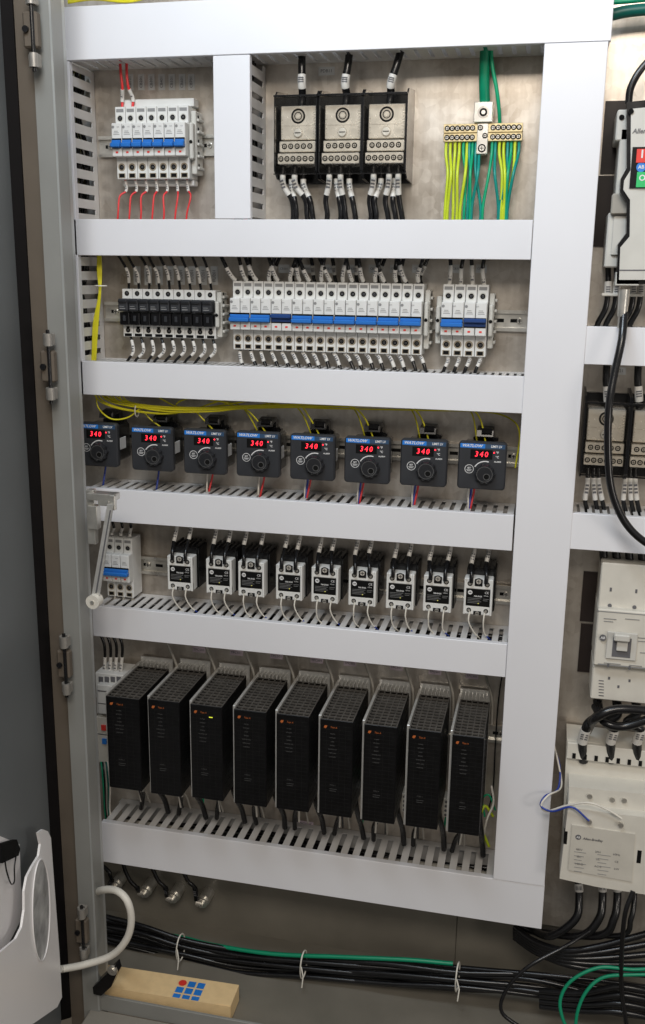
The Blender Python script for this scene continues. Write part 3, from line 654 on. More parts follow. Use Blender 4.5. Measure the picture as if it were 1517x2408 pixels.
# ===== Row D
rail(P(325,1310,0).x,P(1210,1375,0).x,P(763,1352,0).z-.008,'zinc mounting rail behind the small black and grey relays')
PW=18.8
tz=(P(270,1262,.05).z+P(270,1405,.05).z)/2
make_breaker('three pole breaker with blue toggle at the far left behind the latch arm',3,(P(240,1330,.068).x,0,tz),'relay row breaker')
for i in range(3):
    x=P(240,1330,.068).x+(i+.5)*.0188
    wire([P(262+22*i,1222,.05),P(268+20*i,1240,.05),W3(x,tz+.068,.038),W3(x,tz+.055,.038)],.0028,WB,f'{ORD[i]} black wire above the three pole breaker',[(.35,.85)],'black wires above the three pole breaker',sr=1.2)
    wire([W3(x,tz-.058,.038),W3(x,tz-.075,.04),P(245+24*i,1440,.05)],.0026,M['wwhite'],f'{ORD[i]} white wire below the three pole breaker',group='white wires below the three pole breaker')
def make_ssr(label,loc,group):
    t=thing('solid_state_relay',label,'relay',loc,group)
    b=MB(); b.box(-23,25,-60,-8,-36,46,0,c=1)
    for i in range(7): b.box(25,28,-57+i*7,-54+i*7,-34,44,0)
    for i in range(6): b.box(-22+i*9,-19+i*9,-56,-10,46,50,0)
    b.build('heat_sink',M['black'],t)
    b=MB()
    b.box(-25,25,-78,-60,-33.5,33.5,0,c=1.5); b.box(-25,25,-85,-76,14,33.5,0,c=1.5); b.box(-25,25,-85,-76,-33.5,-17,0,c=1.5); b.box(-25,-21,-86,-76,-33.5,33.5,0,c=1); b.box(21,25,-86,-76,-33.5,33.5,0,c=1)
    b.box(-7,7,-86.5,-84,20,33.3,1,c=1); b.box(-7,7,-85.8,-84,-33.2,-26,1,c=1)
    b.build('body',[M['white'],M['black']],t)
    b=MB(); b.box(-21,21,-85.5,-76,-17,14,0,c=.5); b.disc(-14,-85.9,8,4,16,1); b.text('AB',4,-14,-86.1,8,0,True); b.text('700-SH25',3.6,0,-85.9,1.5,1,True); b.text('CE',6,15,-85.9,9,1); b.text('cULus',3.2,14,-85.9,3.5,1)
    for k in range(4): b.box(-18,6-3*(k%2),-85.8,-85.4,-3-2.8*k,-2.4-2.8*k,2)
    b.box(9,19,-85.8,-85.4,-3,-2.4,2); b.box(9,17,-85.8,-85.4,-6,-5.4,2); b.build('label_plate',[M['hole'],M['wprint'],M['gprint']],t)
    b=MB(); b.disc(1,-86.0,-11.5,.9,8,0); b.build('status_light',M['leds'],t)
    s=bpy.data.objects.new('terminal_screw',SM_big); COL.objects.link(s); s.parent=t; s.location=(0,-.0866,.029)
    for sx in (-15,15):
        b=MB(); b.disc(sx,-85.3,24,4.6,16,1); b.cyl((sx,-85.2,24),(sx,-86.2,24),2.6,n=12); b.build('terminal_screw',[M['steel'],M['hole']],t)
        b=MB(); b.disc(sx,-85.3,-25,4.2,16,1); b.cyl((sx,-85.2,-25),(sx,-86.2,-25),2.4,n=12); b.build('terminal_screw',[M['steel'],M['hole']],t)
    b=MB(); b.cyl((0,-86,-30),(0,-87.5,-30),3.6,n=14); b.box(-2.6,2.6,-87.8,-87.4,-30.5,-29.5,1); b.build('mounting_screw',[M['steel'],M['hole']],t)
    return t
sl=[392,484,560,648,732,820,908,996,1090]; sr_=[454,545,621,711,795,883,973,1061,1158]; st=[1308,1315,1321,1328,1335,1341,1348,1354,1361]; sb=[1390,1398,1405,1413,1419,1427,1435,1441,1448]
bs=None
for i in range(9):
    q=P((sl[i]+sr_[i])/2,(st[i]+sb[i])/2,.086); lb=f'{ORD[i]} small grey and black relay from left in the relay row'
    if i==8: lb='small grey and black relay, rightmost in the relay row'
    if bs is None: bs=make_ssr(lb,(q.x,0,q.z),'solid state relays in the fourth row')
    else: dup(bs,(q.x,0,q.z),lb)
    for j,sx in enumerate((-13,13)):
        cx=(sl[i]+sr_[i])/2+(-9 if j==0 else 26)+random.uniform(-5,5); ty=st[i]-75; a=random.uniform(-.04,.04)
        wire([P(cx+3,ty-14,.055),P(cx,ty+12,.06),P(cx-6,ty+40,.07),W3(q.x+sx*.001,q.z+.043,.088),W3(q.x+sx*.001,q.z+.027,.090)],.0036,WB,f'{["left","right"][j]} black wire above the {ORD[i]} relay',[(.16+a,.50+a)],'black wires above the relays',sr=1.12)
        rx=random.uniform(-.005,.005)
        wire([W3(q.x+sx*.001,q.z-.027,.088),W3(q.x+sx*.001-.001,q.z-.045,.09),W3(q.x+sx*.001+.004+rx,q.z-.068,.08),W3(q.x+sx*.001+.016+rx,q.z-.088,.065),W3(q.x+sx*.001+.022,q.z-.11,.06)],.0014,M['wwhite'],f'{["left","right"][j]} thin wire below the {ORD[i]} relay',[(.62,.9)] if j else (),'thin wires below the relays',slm=M['wblue'],sr=1.1)

# ===== Row E
def make_titan(label,loc,group,led=None):
    t=thing('power_controller',label,'power controller',loc,group); H=190;D=180
    b=MB()
    b.box(-36,36,-D,-D+2,0,H,0,c=.8); b.box(33,36,-D+2,-30,0,H-1,0); b.box(-33,-31,-D+2,-30,0,H-1,0); b.box(-33,33,-D+8,-30,2,H-22,0)
    for k in range(11):
        for m_ in range(8): b.box(36,36.4,-D+16+m_*16,-D+26+m_*16,12+k*16,14+k*16,1)
    for k in range(24): b.box(-33,33,-D-.25,-D,6+k*7.5,6.5+k*7.5,1)
    for x in (-22,-8,6,20): b.box(x,x+.5,-D-.3,-D,6,180,1)
    b.build('cover',[M['titan'],M['titanl']],t)
    b=MB()
    for x in (-35.5,-21.5,-7.5,6.5,20.5,33): b.box(x,x+2.4,-D+1,-30,H-3,H)
    for k in range(13): b.box(-35,35,-D+2+k*12,-D+5+k*12,H-3.2,H-.3)
    b.box(-36,36,-34,-30,H-12,H); b.build('top_grille',M['titang'],t)
    b=MB(); b.box(-42,-36.3,-D+10,-8,-4,H+2,0,c=.4)
    for k in range(8): b.box(-36+k*9,-34.6+k*9,-29,-6,2,H+4)
    b.box(-39,36,-8,-5,-4,H+12); b.build('heat_sink',M['alu'],t)
    b=MB(); b.text('Titan A',4.8,-6,-D-.7,H-14,0,False,.2); b.prism([(-28,H-15.5),(-21.5,H-15.5),(-20,H-11.5),(-24,H-11.5)],-D-.7,-D-.3,0); b.ring(-24,-D-.8,H-14,1.8,2.8,14,0,60,300); b.build('logo',M['orange'],t)
    b=MB()
    for k,tx in enumerate(['POWER','SETPOINT','LOAD','ENABLE','SHORTED SCR','OPEN LOAD','OVERTEMP']): b.text(tx,3.0,-8,-D-.6,H-27-k*7.5,0)
    b.text('MODEL A',3,-6,-D-.6,62,0); b.box(-13,3,-D-.6,-D-.4,54,54.6,0); b.box(-13,1,-D-.6,-D-.4,50,50.6,0); b.build('front_print',M['tprint'],t)
    b=MB(); b.box(-30,30,-D+20,-60,-10,0,0,c=2)
    for k in range(5): b.cyl((-22+k*11,-D+19.5,-5),(-22+k*11,-D+18.5,-5),3.4,n=12,mi=1)
    b.build('terminal_block',[M['white2'],M['steel']],t)
    if led: b=MB(); b.box(7,15,-D-.8,-D-.4,H-22.5,H-21,0); b.build('status_light',M['ledy'],t)
    return t
tl=[257,354,451,551,649,749,850,952,1052]; tr=[348,440,538,640,739,840,941,1042,1140]; tt=[1638,1645,1656,1668,1678,1690,1702,1713,1726]; tb=[1852,1866,1876,1890,1902,1915,1930,1943,1958]
tr=[l+(r-l)*.85 for l,r in zip(tl,tr)]
bs=None; tq=[]
for i in range(9):
    q=P((tl[i]+tr[i])/2,tb[i]+4,.18); qt=P((tl[i]+tr[i])/2,tt[i]+4,.18); s=(qt.z-q.z)/.190; tq.append((q,qt))
    lb=f'{ORD[i]} tall black power unit from left in the bottom row'
    if i==0: lb='tall black power unit, leftmost in the bottom row'
    if i==8: lb='tall black power unit, rightmost in the bottom row'
    sw=(P(tr[i],tb[i],.18).x-P(tl[i],tb[i],.18).x)/.0735; sw=min(1.0,max(.76,sw))
    if i==2: make_titan('third tall black power unit from left, with lit yellow light',(q.x,0,q.z),'tall black power units',True).scale=(sw,1,s)
    elif bs is None: bs=make_titan(lb,(q.x,0,q.z),'tall black power units'); bs.scale=(sw,1,s)
    else: dup(bs,(q.x,0,q.z),lb,(sw,1,s))
    for j in range(2):
        x=q.x+(-.004+.026*j); rx=random.uniform(-.006,.006)
        wire([W3(x,q.z+.006,.10),W3(x+.002,q.z-.018,.10),W3(x-.008+.016*j+rx,q.z-.05,.085),W3(x-.020+.03*j+rx,q.z-.085,.06),W3(x-.024+.034*j,q.z-.12,.05)],.0055 if j else .0048,WB,f'{["left","right"][j]} black cable below the {ORD[i]} tall power unit',[(.2,.55)] if j==0 else (),'black cables below the tall power units',name='cable',cat='cable',sr=1.15)
    for j in range(3):
        rx=random.uniform(-.008,.008)
        wire([W3(q.x-.022+.012*j,q.z+.004,.12),W3(q.x-.024+.012*j,q.z-.02,.115),W3(q.x-.016+.008*j+rx,q.z-.045,.095),W3(q.x-.02+.01*j+rx,q.z-.09,.07)],.0020,[M['wwhite'],WB,M['wgrey']][j],f'thin {["white","black","grey"][j]} wire below the {ORD[i]} tall power unit',group=f'thin {["white","black","grey"][j]} wires below the tall power units')
    wire([W3(q.x+.040,q.z+.03,.05),W3(q.x+.046,q.z-.0,.06),W3(q.x+.036,q.z-.03,.07),W3(q.x+.030,q.z-.08,.06)],.0022,M['green'] if i%2 else M['wwhite'],f'thin {"green" if i%2 else "white"} wire to the right of the {ORD[i]} tall power unit',group='thin wires between the tall power units')
    wire([W3(qt.x+.012,qt.z+.105,.04),W3(qt.x+.02,qt.z+.075,.035),W3(qt.x+.028,qt.z+.045,.03),W3(qt.x+.04,qt.z+.0,.02),W3(qt.x+.042,qt.z-.05,.02)],.0026,M['wgrey'],f'grey wire dropping behind the {ORD[i]} tall power unit',group='grey wires behind the tall power units')
    if i: ptag([0,468,556,650,745,823,932,1023,1110][i],[0,1528,1535,1543,1553,1560,1570,1580,1590][i],30,13,f'small pink tag above the {ORD[i]} tall power unit','tagp',False,'TPC501',grp='pink tags above the tall power units')
rail(P(230,1640,0).x,P(1195,1722,0).x,P(1160,1722,0).z,'zinc mounting rail behind the tall black power units')
for i in range(8):
    q=tq[i][0]; b=MB(); b.box(0,26,-60,-30,-14,24,0,c=1)
    for r_ in range(4):
        for k in range(3): b.cyl((5+k*8,-60,-9+r_*9),(5+k*8,-60.8,-9+r_*9),2.6,n=10,mi=1)
    o=b.build('terminal_strip',[M['cream'],M['print']]); o.location=(q.x+.030,-.03,q.z-.012); tag(o,f'cream terminal strip low between the {ORD[i]} and {ORD[i+1]} tall power units','terminal strip','terminal strips between power units')
ptag(716,1938,42,14,'small pink tag low on the plate under the fifth power unit','tagp',False,'TPC505')
t=thing('contactor','small white contactor at the far left of the bottom row','contactor',P(250,1680,.04))
b=WM(); PB(b,226,1585,292,1682,.07,.01,0,.001); PB(b,230,1612,270,1680,.085,.07,0,.001); PB(b,230,1625,270,1628,.0855,.08,1); PB(b,230,1655,270,1657,.0855,.08,1); b.build('body',[M['white'],M['print']],t)
for k in range(4):
    b=WM(); PB(b,232+14*k,1592,242+14*k,1604,.0715,.065,0); b.build('terminal_screw',M['print'],t)
t=thing('overload_relay','small white overload relay below the contactor at the far left','relay',P(250,1850,.04))
b=WM(); PB(b,228,1688,270,1795,.08,.01,0,.001); PB(b,228,1727,270,1729,.0805,.07,1); b.build('body',[M['cream'],M['print']],t)
b=WM(); PB(b,238,1706,248,1718,.083,.078,0); b.build('red_button',M['redp'],t)
b=WM(); PB(b,240,1738,250,1750,.083,.078,0); b.build('blue_button',M['lblue'],t)
for k in range(4):
    wire([P(236+14*k,1490,.05),P(246+14*k,1520,.05),P(246+13*k,1570,.05),P(240+14*k,1606,.06)],.0030,WB,f'{ORD[k]} black wire above the small contactor',[(.5,.85)],'black wires above the small contactor',sr=1.2)
for k in range(5):
    wire([P(236+4*k,1780,.07),P(240+4*k,1810,.09),P(243+4*k,1850,.09),P(246+3*k,1900,.07),P(250+3*k,1930,.06)],.0018,[M['green2'],WB,M['wgrey'],M['teal2'],M['wwhite']][k],f'{ORD[k]} thin wire at the far left below the overload relay')
wire([P(1160,1920,.05),P(1140,1895,.05),P(1128,1930,.06),P(1135,1955,.06),P(1150,1990,.05)],.0028,M['gy'],'yellow and green wire looping at the right end of the bottom row')
wire([P(1165,1905,.05),P(1150,1870,.05),P(1135,1880,.05),P(1140,1920,.05)],.0018,M['green'],'green wire looping at the right end of the bottom row')
wire([P(1182,1580,.03),P(1172,1650,.03),P(1165,1750,.03),P(1160,1850,.03),P(1150,1900,.03)],.0014,WB,'thin black wire hanging beside the rightmost power unit')

# ===== latch arm
t=thing('latch','x','x',P(235,1180,.24))
b=WM(); PB(b,204,1162,268,1178,.245,.22,0,.001); PB(b,258,1166,270,1200,.247,.238,0,.001); PB(b,230,1176,256,1190,.245,.232,0,.001); sq(b.build('bracket',M['steel'],t),0)
b=WM(); A=[(252,1186),(266,1186),(232,1408),(214,1408)]; PP(b,A,.252,.2485); PP(b,[(258,1200),(261,1200),(228,1395),(224,1395)],.2524,.2519,1); sq(b.build('arm',[M['alu'],M['print']],t),1)
b=WM(); c=P(222,1413,.252); b.cyl(c+Vector((0,-.008,0)),c+Vector((0,.010,0)),.0125,n=20); sq(b.build('roller',M['wwhite'],t),2)
b=WM(); b.cyl(c+Vector((0,-.010,0)),c+Vector((0,-.008,0)),.0035,n=12); sq(b.build('roller_bolt',M['steel'],t),3)
b=WM(); PB(b,204,1152,222,1280,.235,.222,0,.001); PB(b,206,1190,228,1245,.24,.224,0,.001); sq(b.build('guide_plate',M['steel'],t),4)
adopt(t,'latch','bent zinc latch arm with white roller')
wire([P(215,2105,.2),P(240,2093,.25),P(275,2095,.27),P(300,2120,.28),P(309,2165,.28),P(297,2210,.28),P(262,2247,.28),P(200,2268,.29),P(150,2278,.30),P(140,2279,.31)],.0068,M['wwhite'],'white wrapped cable sleeve arching from post to open door',name='cable_sleeve',cat='cable sleeve',n=14)
t=thing('corner_bracket','x','x',P(245,2325,.24))
b=WM(); PP(b,[(218,2322),(270,2272),(275,2290),(262,2320),(238,2342),(220,2338)],.262,.24); sq(b.build('bracket_plate',M['black'],t),0)
b=WM(); c=P(262,2286,.266); b.cyl(c,c+Vector((0,.006,0)),.007,n=6); b.cyl(c+Vector((0,.003,0)),c+Vector((0,.007,0)),.010,n=16); sq(b.build('bolt',M['steel'],t),1)
adopt(t,'corner_bracket')

# cardboard box
BH=.036
A=PF(262,2270,ZF+BH); B=PF(562,2316,ZF+BH); C_=PF(545,2368,ZF+BH)
e1=(B-A); e1.z=0; L1=e1.length; e1.normalize(); e2=Vector((e1.y,-e1.x,0)); wd=min(.13,abs((C_-B).dot(e2)))
t=thing('cardboard_box','flat tan cardboard box with blue squares and red dot on cabinet floor','box',A-Vector((0,0,BH)))
A2=A-e1*.06
def bq(u,v,h): return A2+e1*u+e2*v+Vector((0,0,h))
def bslab(b,u0,u1,v0,v1,h0,h1,mi=0): b.add([bq(u,v,h) for u in (u0,u1) for v in (v0,v1) for h in (h0,h1)],[(0,1,3,2),(4,6,7,5),(0,4,5,1),(2,3,7,6),(0,2,6,4),(1,5,7,3)],mi)
LL=L1+.06
b=WM(); bslab(b,0,LL,0,wd,-BH+.001,0); b.build('carton',M['card'],t)
b=WM(); bslab(b,LL-.03,LL+.0006,.002,wd-.002,-BH+.0015,.0006,0); b.build('open_flap',M['card'],t)
s=wd/4.1; u0=LL-.118
for r_ in range(3):
    for k in range(3):
        if r_==0 and k==0: continue
        v=.012+r_*s*1.28
        b=WM(); u=u0+k*s*1.28; bslab(b,u,u+s,v,min(v+s,wd-.001),.0007,.0012); b.build('blue_square',M['lblue'],t)
b=WM(); c=bq(u0+s/2,.012+s/2,.0015); b.add([c+e1*s*.55*math.cos(a*math.pi/10)+e2*s*.55*math.sin(a*math.pi/10) for a in range(20)],[list(range(20))]); b.build('red_dot',M['redp'],t)

# ===== studs
for i,(px,py) in enumerate([(275,2078),(345,2093),(411,2106),(480,2117)]):
    c=P(px,py,-.01); t=thing('ground_stud',f'{ORD[i]} shiny cable stud from left below the lowest duct','stud',c,'cable studs below the lowest duct')
    b=MB(); b.cyl((0,10,0),(0,-22,0),4,n=12); b.cyl((0,-2,0),(0,-9,0),9,n=6); b.cyl((0,30,0),(0,-2,0),13,n=20); b.cyl((0,-9,0),(0,-12,0),11,n=20); b.build('bolt',M['steel'],t)
    b=MB(); b.cyl((-14,-14,3),(-2,-12,0),7,9,n=12); b.build('lug',M['tinw'],t)
    wire([P(px-52-6*i,2020,.02),P(px-50+(30 if i==0 else 0),2048,.02),P(px-38+(20 if i==0 else 0),2072,.02) if i else P(px-16,2058,.02),P(px-22+(10 if i==0 else 0),2088 if i else 2070,.015),c+Vector((-.012,-.013,.003))],.0042,WB,f'black cable to the {ORD[i]} stud below the lowest duct',[(.75,.97)],'black cables to the studs',name='cable',cat='cable',slm=M['wblack'])

# ===== floor cables
base=[(200,2180),(330,2205),(430,2233),(560,2256),(715,2275),(900,2288),(1080,2302),(1250,2315),(1420,2345),(1600,2372)]
for i in range(9):
    o=(i-4)*6.5; pts=[]
    for k,(x,y) in enumerate(base):
        f=1 if 1<k<8 else 1.3
        pts.append(P(x+random.uniform(-4,4),y+o*f+random.uniform(-5,5),.07+.012*math.sin(i*2.1+k)))
    wire(pts,.0050,WB,f'black cable lying along the cabinet floor, {ORD[i]} counted from the back',group='black cables along the cabinet floor',name='cable',cat='cable')
wire([P(300,2185,.04),P(420,2203,.05),P(500,2222,.07),P(640,2243,.08),P(800,2250,.08),P(960,2257,.075),P(1065,2266,.07)],.0044,M['green2'],'green cable lying on top of the black floor cables',name='cable',cat='cable')
for i,(px,py) in enumerate([(425,2228),(714,2268),(1076,2297)]):
    q=P(px,py,.09); b=WM(); b.tube([q+Vector((.002*math.sin(a*math.pi/8),.020*math.sin(a*math.pi/8),.030*math.cos(a*math.pi/8))) for a in range(17)],.0016,6); b.tube([q+Vector((0,-.02,.01)),q+Vector((.006,-.028,-.005)),q+Vector((.004,-.03,-.03))],.0015,6)
    tag(b.build('cable_tie',M['wwhite']),f'{["left","middle","right"][i]} white cable tie around the floor cable bundle','cable tie','ties on the floor cables')

# ===== right-hand section
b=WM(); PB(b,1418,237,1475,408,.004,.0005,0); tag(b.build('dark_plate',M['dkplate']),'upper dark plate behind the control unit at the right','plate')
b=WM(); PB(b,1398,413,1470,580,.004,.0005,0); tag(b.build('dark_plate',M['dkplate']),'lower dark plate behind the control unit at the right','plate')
t=thing('control_unit','tall light grey control unit with red and green keys, top right','control unit',P(1480,640,.02))
b=WM(); PB(b,1450,256,1620,330,.10,.01,0,.002); PB(b,1452,300,1620,505,.10,.01,0,.002); PB(b,1426,500,1620,630,.095,.01,0,.002); PB(b,1440,505,1475,600,.10,.09,0,.001); PB(b,1438,455,1478,504,.108,.09,1,.002); b.build('body',[M['white2'],M['wgrey']],t)
b=WM(); PP(b,[(1474,240),(1620,225),(1620,668),(1450,668),(1453,575),(1473,548),(1474,478),(1458,452),(1460,420),(1474,395)],.125,.098); b.build('front_frame',M['black'],t)
b=WM(); PP(b,[(1484,256),(1620,242),(1620,658),(1456,658),(1459,582),(1481,556),(1482,470),(1466,446),(1468,424),(1483,400)],.130,.1251); PP(b,[(1457,634),(1620,634),(1620,637),(1457,637)],.1305,.13,1); b.build('front_panel',[M['white2'],M['print']],t)
b=WM(); q=P(1484,309,.1305); b.text('Allen-Bradley',.0095,q.x+.028,q.y,q.z,0,True,.2); b.build('brand_print',M['print'],t)
b=WM(); PB(b,1484,345,1600,442,.1325,.13,0); b.build('keypad_frame',M['black'],t)
b=WM(); x0_,x1_,z0_,z1_=PB(b,1497,350,1560,382,.1345,.1325,0); b.text('I',.016,x0_+.008,-.1348,(z0_+z1_)/2+.002,1,True); b.build('red_key',[M['redp'],M['wprint']],t)
b=WM(); x0_,x1_,z0_,z1_=PB(b,1497,404,1560,440,.1345,.1325,0); b.text('O',.012,x0_+.008,-.1348,(z0_+z1_)/2+.002,1,True); b.build('green_key',[M['greenp'],M['wprint']],t)
b=WM(); q=P(1508,393,.1335); b.cyl(q,q+Vector((0,.001,0)),.007,n=20); b.text('AB',.007,q.x,q.y-.0003,q.z,1,True); b.build('logo_badge',[M['lblue'],M['wprint']],t)
for px,py in ((1462,276),(1484,262),(1450,480)):
    b=WM(); q=P(px,py,.1005 if px<1480 else .131); b.cyl(q,q+Vector((0,-.001,0)),.004,n=12); b.build('screw_hole',M['hole'],t)
b=WM(); PB(b,1448,640,1504,672,.125,.09,0,.001); b.build('foot',M['white2'],t)
b=WM(); q=P(1468,680,.11); b.cyl(q,q-Vector((0,0,.042)),.009,.008,n=16); b.cyl(q-Vector((0,0,.042)),q-Vector((0,0,.06)),.006,n=14); tag(b.build('cable_plug',M['steel']),'metal cable plug under the control unit at the right','plug')
CB=lambda pts,r,l,sl=(),**k: wire(pts,r,WB,l,sl,name='cable',cat='cable',n=12,**k)
CB([P(1560,110,.09),P(1510,160,.09),P(1484,205,.09),P(1478,245,.09)],.0055,'black cable arching above the control unit at the right')
CB([P(1468,735,.11),P(1462,800,.13),P(1445,880,.14),P(1432,960,.15),P(1430,1060,.15),P(1438,1150,.15),P(1468,1225,.15),P(1517,1275,.15),P(1590,1310,.15)],.0062,'long black cable hanging from the plug across the right ducts')
wire([P(1440,34,.05),P(1480,26,.05),P(1560,18,.05)],.009,M['teal2'],'thick dark green cable at the top right corner above the plate',name='cable',cat='cable')
wire([P(1440,5,.05),P(1480,2,.05),P(1560,-6,.05)],.004,M['green2'],'thin green cable at the top right corner above the plate',name='cable',cat='cable')
for i,x in enumerate((1428,1448,1488,1505)):
    CB([P(x+2,625,.05),P(x+2,680,.055),P(x-4,725,.055),P(x-22,760,.05),P(x-30,790,.05)],.0046,f'{ORD[i]} black cable under the control unit into the duct',[(.2,.35)],group='black cables under the control unit')
b=WM()
PB(b,1415,690,1512,697,.066,.05,0,.001)
tag(b.build('cable_tie',M['wwhite']),'white cable tie below the control unit at the right','cable tie')
for i,x in enumerate((1424,1498)):
    CB([P(x+4,850,.05),P(x+2,890,.055),P(x+4,925,.055),P(x+6,960,.05)],.0062,f'{["left","right"][i]} thick black cable into the right hand power blocks',[(.5,.85)],group='thick cables above the right hand power blocks',sr=1.1)
ptag(1452,872,40,18,'small white tag below the upper right hand duct','tagw',False,'PDB21')
p0=P(1424,1028,.08)
pb=[o for o in bpy.data.objects if o.name=='power_distribution_block'][0]
dup(pb,(p0.x,0,p0.z),'left of the two black power blocks at the right edge')
dup(pb,(p0.x+.0742,0,p0.z),'right black power block cut off by the photo edge')
for i,(a,e) in enumerate([(1382,1376),(1396,1400),(1408,1416),(1470,1466),(1482,1484),(1494,1498)]):
    CB([P(a,1100,.055),P(a,1135,.055),P(e,1175,.055),P(e+6,1205,.05),P(e+10,1232,.05)],.0038,f'{ORD[i]} black wire below the right hand power blocks',[(.2,.5)],group='black wires below the right hand power blocks',sr=1.15)
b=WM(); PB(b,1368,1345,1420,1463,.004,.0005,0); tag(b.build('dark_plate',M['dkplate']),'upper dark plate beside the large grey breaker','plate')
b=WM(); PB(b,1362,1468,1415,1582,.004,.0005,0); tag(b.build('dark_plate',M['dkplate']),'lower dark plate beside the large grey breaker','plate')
t=thing('large_circuit_breaker','large grey moulded breaker with square lever window at the right','circuit breaker',P(1450,1660,.02))
b=WM(); PB(b,1410,1330,1620,1440,.085,.005,0,.002); PB(b,1400,1440,1620,1575,.10,.005,0,.002); PB(b,1390,1575,1620,1655,.085,.005,0,.002)
for px,py in ((1434,1382),(1494,1386),(1428,1560),(1478,1566)): PB(b,px,py,px+5,py+9,.1006 if 1440<py<1575 else .0856,.08,1)
for px,py in ((1434,1424),(1492,1428)): q=P(px,py,.0855); b.cyl(q,q+Vector((0,-.0006,0)),.0035,n=12,mi=1)
for k in range(6): PB(b,1408,1600+7*k,1420,1602+7*k,.0856,.08,1)
for px,py in ((1430,1592),(1478,1598),(1452,1612)): PB(b,px,py,px+5,py+6,.0858,.08,1)
PB(b,1405,1570,1620,1573,.1005,.09,2); PB(b,1405,1445,1620,1447,.1005,.09,2)
b.build('body',[M['cream'],M['print'],M['gprint']],t)
b=WM(); PB(b,1426,1488,1498,1552,.104,.10,0,.001); b.build('lever_frame',M['white2'],t)
b=WM(); PB(b,1440,1500,1484,1546,.1045,.10,1); b.build('lever_window',[M['tin'],M['print']],t)
b=WM(); PB(b,1444,1494,1482,1510,.118,.1045,0,.002); PB(b,1450,1510,1476,1532,.110,.1045,0,.001); b.build('lever',M['white2'],t)
b=WM(); q=P(1418,1500,.1045); b.cyl(q,q+Vector((0,.002,0)),.0055,n=16); b.text('AB',.006,q.x,q.y-.0003,q.z,1,True); b.build('logo_badge',[M['print'],M['wprint']],t)
b=WM()
for px,py,w in ((1420,1455,30),(1420,1461,22),(1470,1456,34),(1500,1500,22),(1500,1508,26),(1505,1535,20),(1420,1560,40),(1480,1565,30)): PB(b,px,py,px+w,py+1.6,.1009,.1,0)
b.build('rating_print',M['gprint'],t)
for i in range(4):
    CB([P(1418+30*i,1285,.05),P(1420+30*i,1310,.05),P(1424+30*i,1340,.05)],.007,f'{ORD[i]} short black cable into the top of the large breaker',group='short cables above the large breaker')
for i,(a,e) in enumerate([(1405,1372),(1450,1438),(1495,1500)]):
    CB([P(a,1645,.05),P(a+2,1680,.07),P(a-20,1700,.09),P(e+6,1715,.09),P(e-2,1745,.08),P(e,1790,.07)],.0085,f'{ORD[i]} thick black cable between large breaker and large contactor',[(.62,.8)],group='thick cables above the large contactor',sr=1.08)
CB([P(1400,1660,.06),P(1425,1700,.1),P(1470,1708,.1),P(1530,1690,.1)],.008,'thick black cable looping across above the large contactor')
CB([P(1380,1720,.06),P(1400,1690,.11),P(1450,1668,.11),P(1540,1672,.1)],.008,'thick black cable arching highest above the large contactor')
t=thing('large_contactor','large cream contactor with printed rating label at the lower right','contactor',P(1420,2090,.02))
b=WM(); PP(b,[(1333,1738),(1620,1775),(1620,2140),(1505,2100),(1395,2082),(1318,2060)],.07,.005); PB(b,1332,1762,1620,1800,.08,.06,0,.001); b.build('base',M['cream'],t)
b=WM(); PP(b,[(1338,1850),(1620,1878),(1620,1920),(1338,1900)],.12,.07,0); PP(b,[(1340,1875),(1512,1895),(1510,1960),(1338,1938)],.105,.07,0)
PP(b,[(1336,1900),(1620,1935),(1620,2120),(1400,2085),(1316,2066)],.14,.07,0); b.build('body',M['cream'],t)
b=WM(); PP(b,[(1346,1940),(1494,1962),(1486,2074),(1336,2046)],.1425,.14,0); b.build('rating_label',M['creamd'],t)
b=WM(); q=P(1360,1969,.143); b.cyl(q,q+Vector((0,.0008,0)),.005,n=16); b.text('AB',.005,q.x,q.y-.0003,q.z,1,True); q=P(1394,1975,.143); b.text('Allen-Bradley',.0062,q.x,q.y,q.z,0,True,.2)
for k in range(9):
    q=P(1362+(k%3)*44,1998+(k//3)*17+(k%3)*6,.143)
    b.text(['480V','3PH','60Hz','IEC','UL','CE','100-D','AC-3','kW'][k],.0056,q.x,q.y,q.z,0)
for k in range(6):
    for c_ in range(2): PB(b,1350+c_*55,2004+k*9+c_*7,1378+c_*58-(k%3)*5,2005+k*9+c_*7,.1431,.142,2)
b.build('label_print',[M['print'],M['wprint'],M['gprint']],t)
for i,(px,py) in enumerate([(1387,1872),(1440,1880),(1468,1882),(1386,1932),(1460,1940)]):
    q=P(px,py,.122 if py<1900 else .145); b=WM(); b.cyl(q+Vector((0,.02,0)),q,.0035,n=12); b.cyl(q,q+Vector((0,-.002,0)),.0045,n=14,mi=0); b.build('screw',M['steel'],t)
b=WM()
for k in range(7): PB(b,1346+26*k,1772+3*k,1354+26*k,1784+3*k,.0815,.08,0)
PB(b,1326,1955,1334,1985,.1405,.13,0); PB(b,1498,2000,1508,2030,.1405,.13,0); b.build('slots',M['hole'],t)
wire([P(1300,1740,.04),P(1312,1790,.06),P(1320,1850,.08),P(1290,1870,.12),P(1273,1892,.13),P(1285,1908,.13),P(1330,1895,.14),P(1385,1888,.15),P(1430,1905,.15),P(1462,1925,.148)],.0018,M['wwhite'],'thin white wire looping left of the large contactor')
wire([P(1298,1745,.04),P(1316,1800,.06),P(1312,1855,.09),P(1282,1872,.12),P(1272,1895,.13),P(1300,1908,.14),P(1345,1898,.15),P(1385,1930,.148)],.0018,M['wblue'],'thin blue wire looping left of the large contactor')
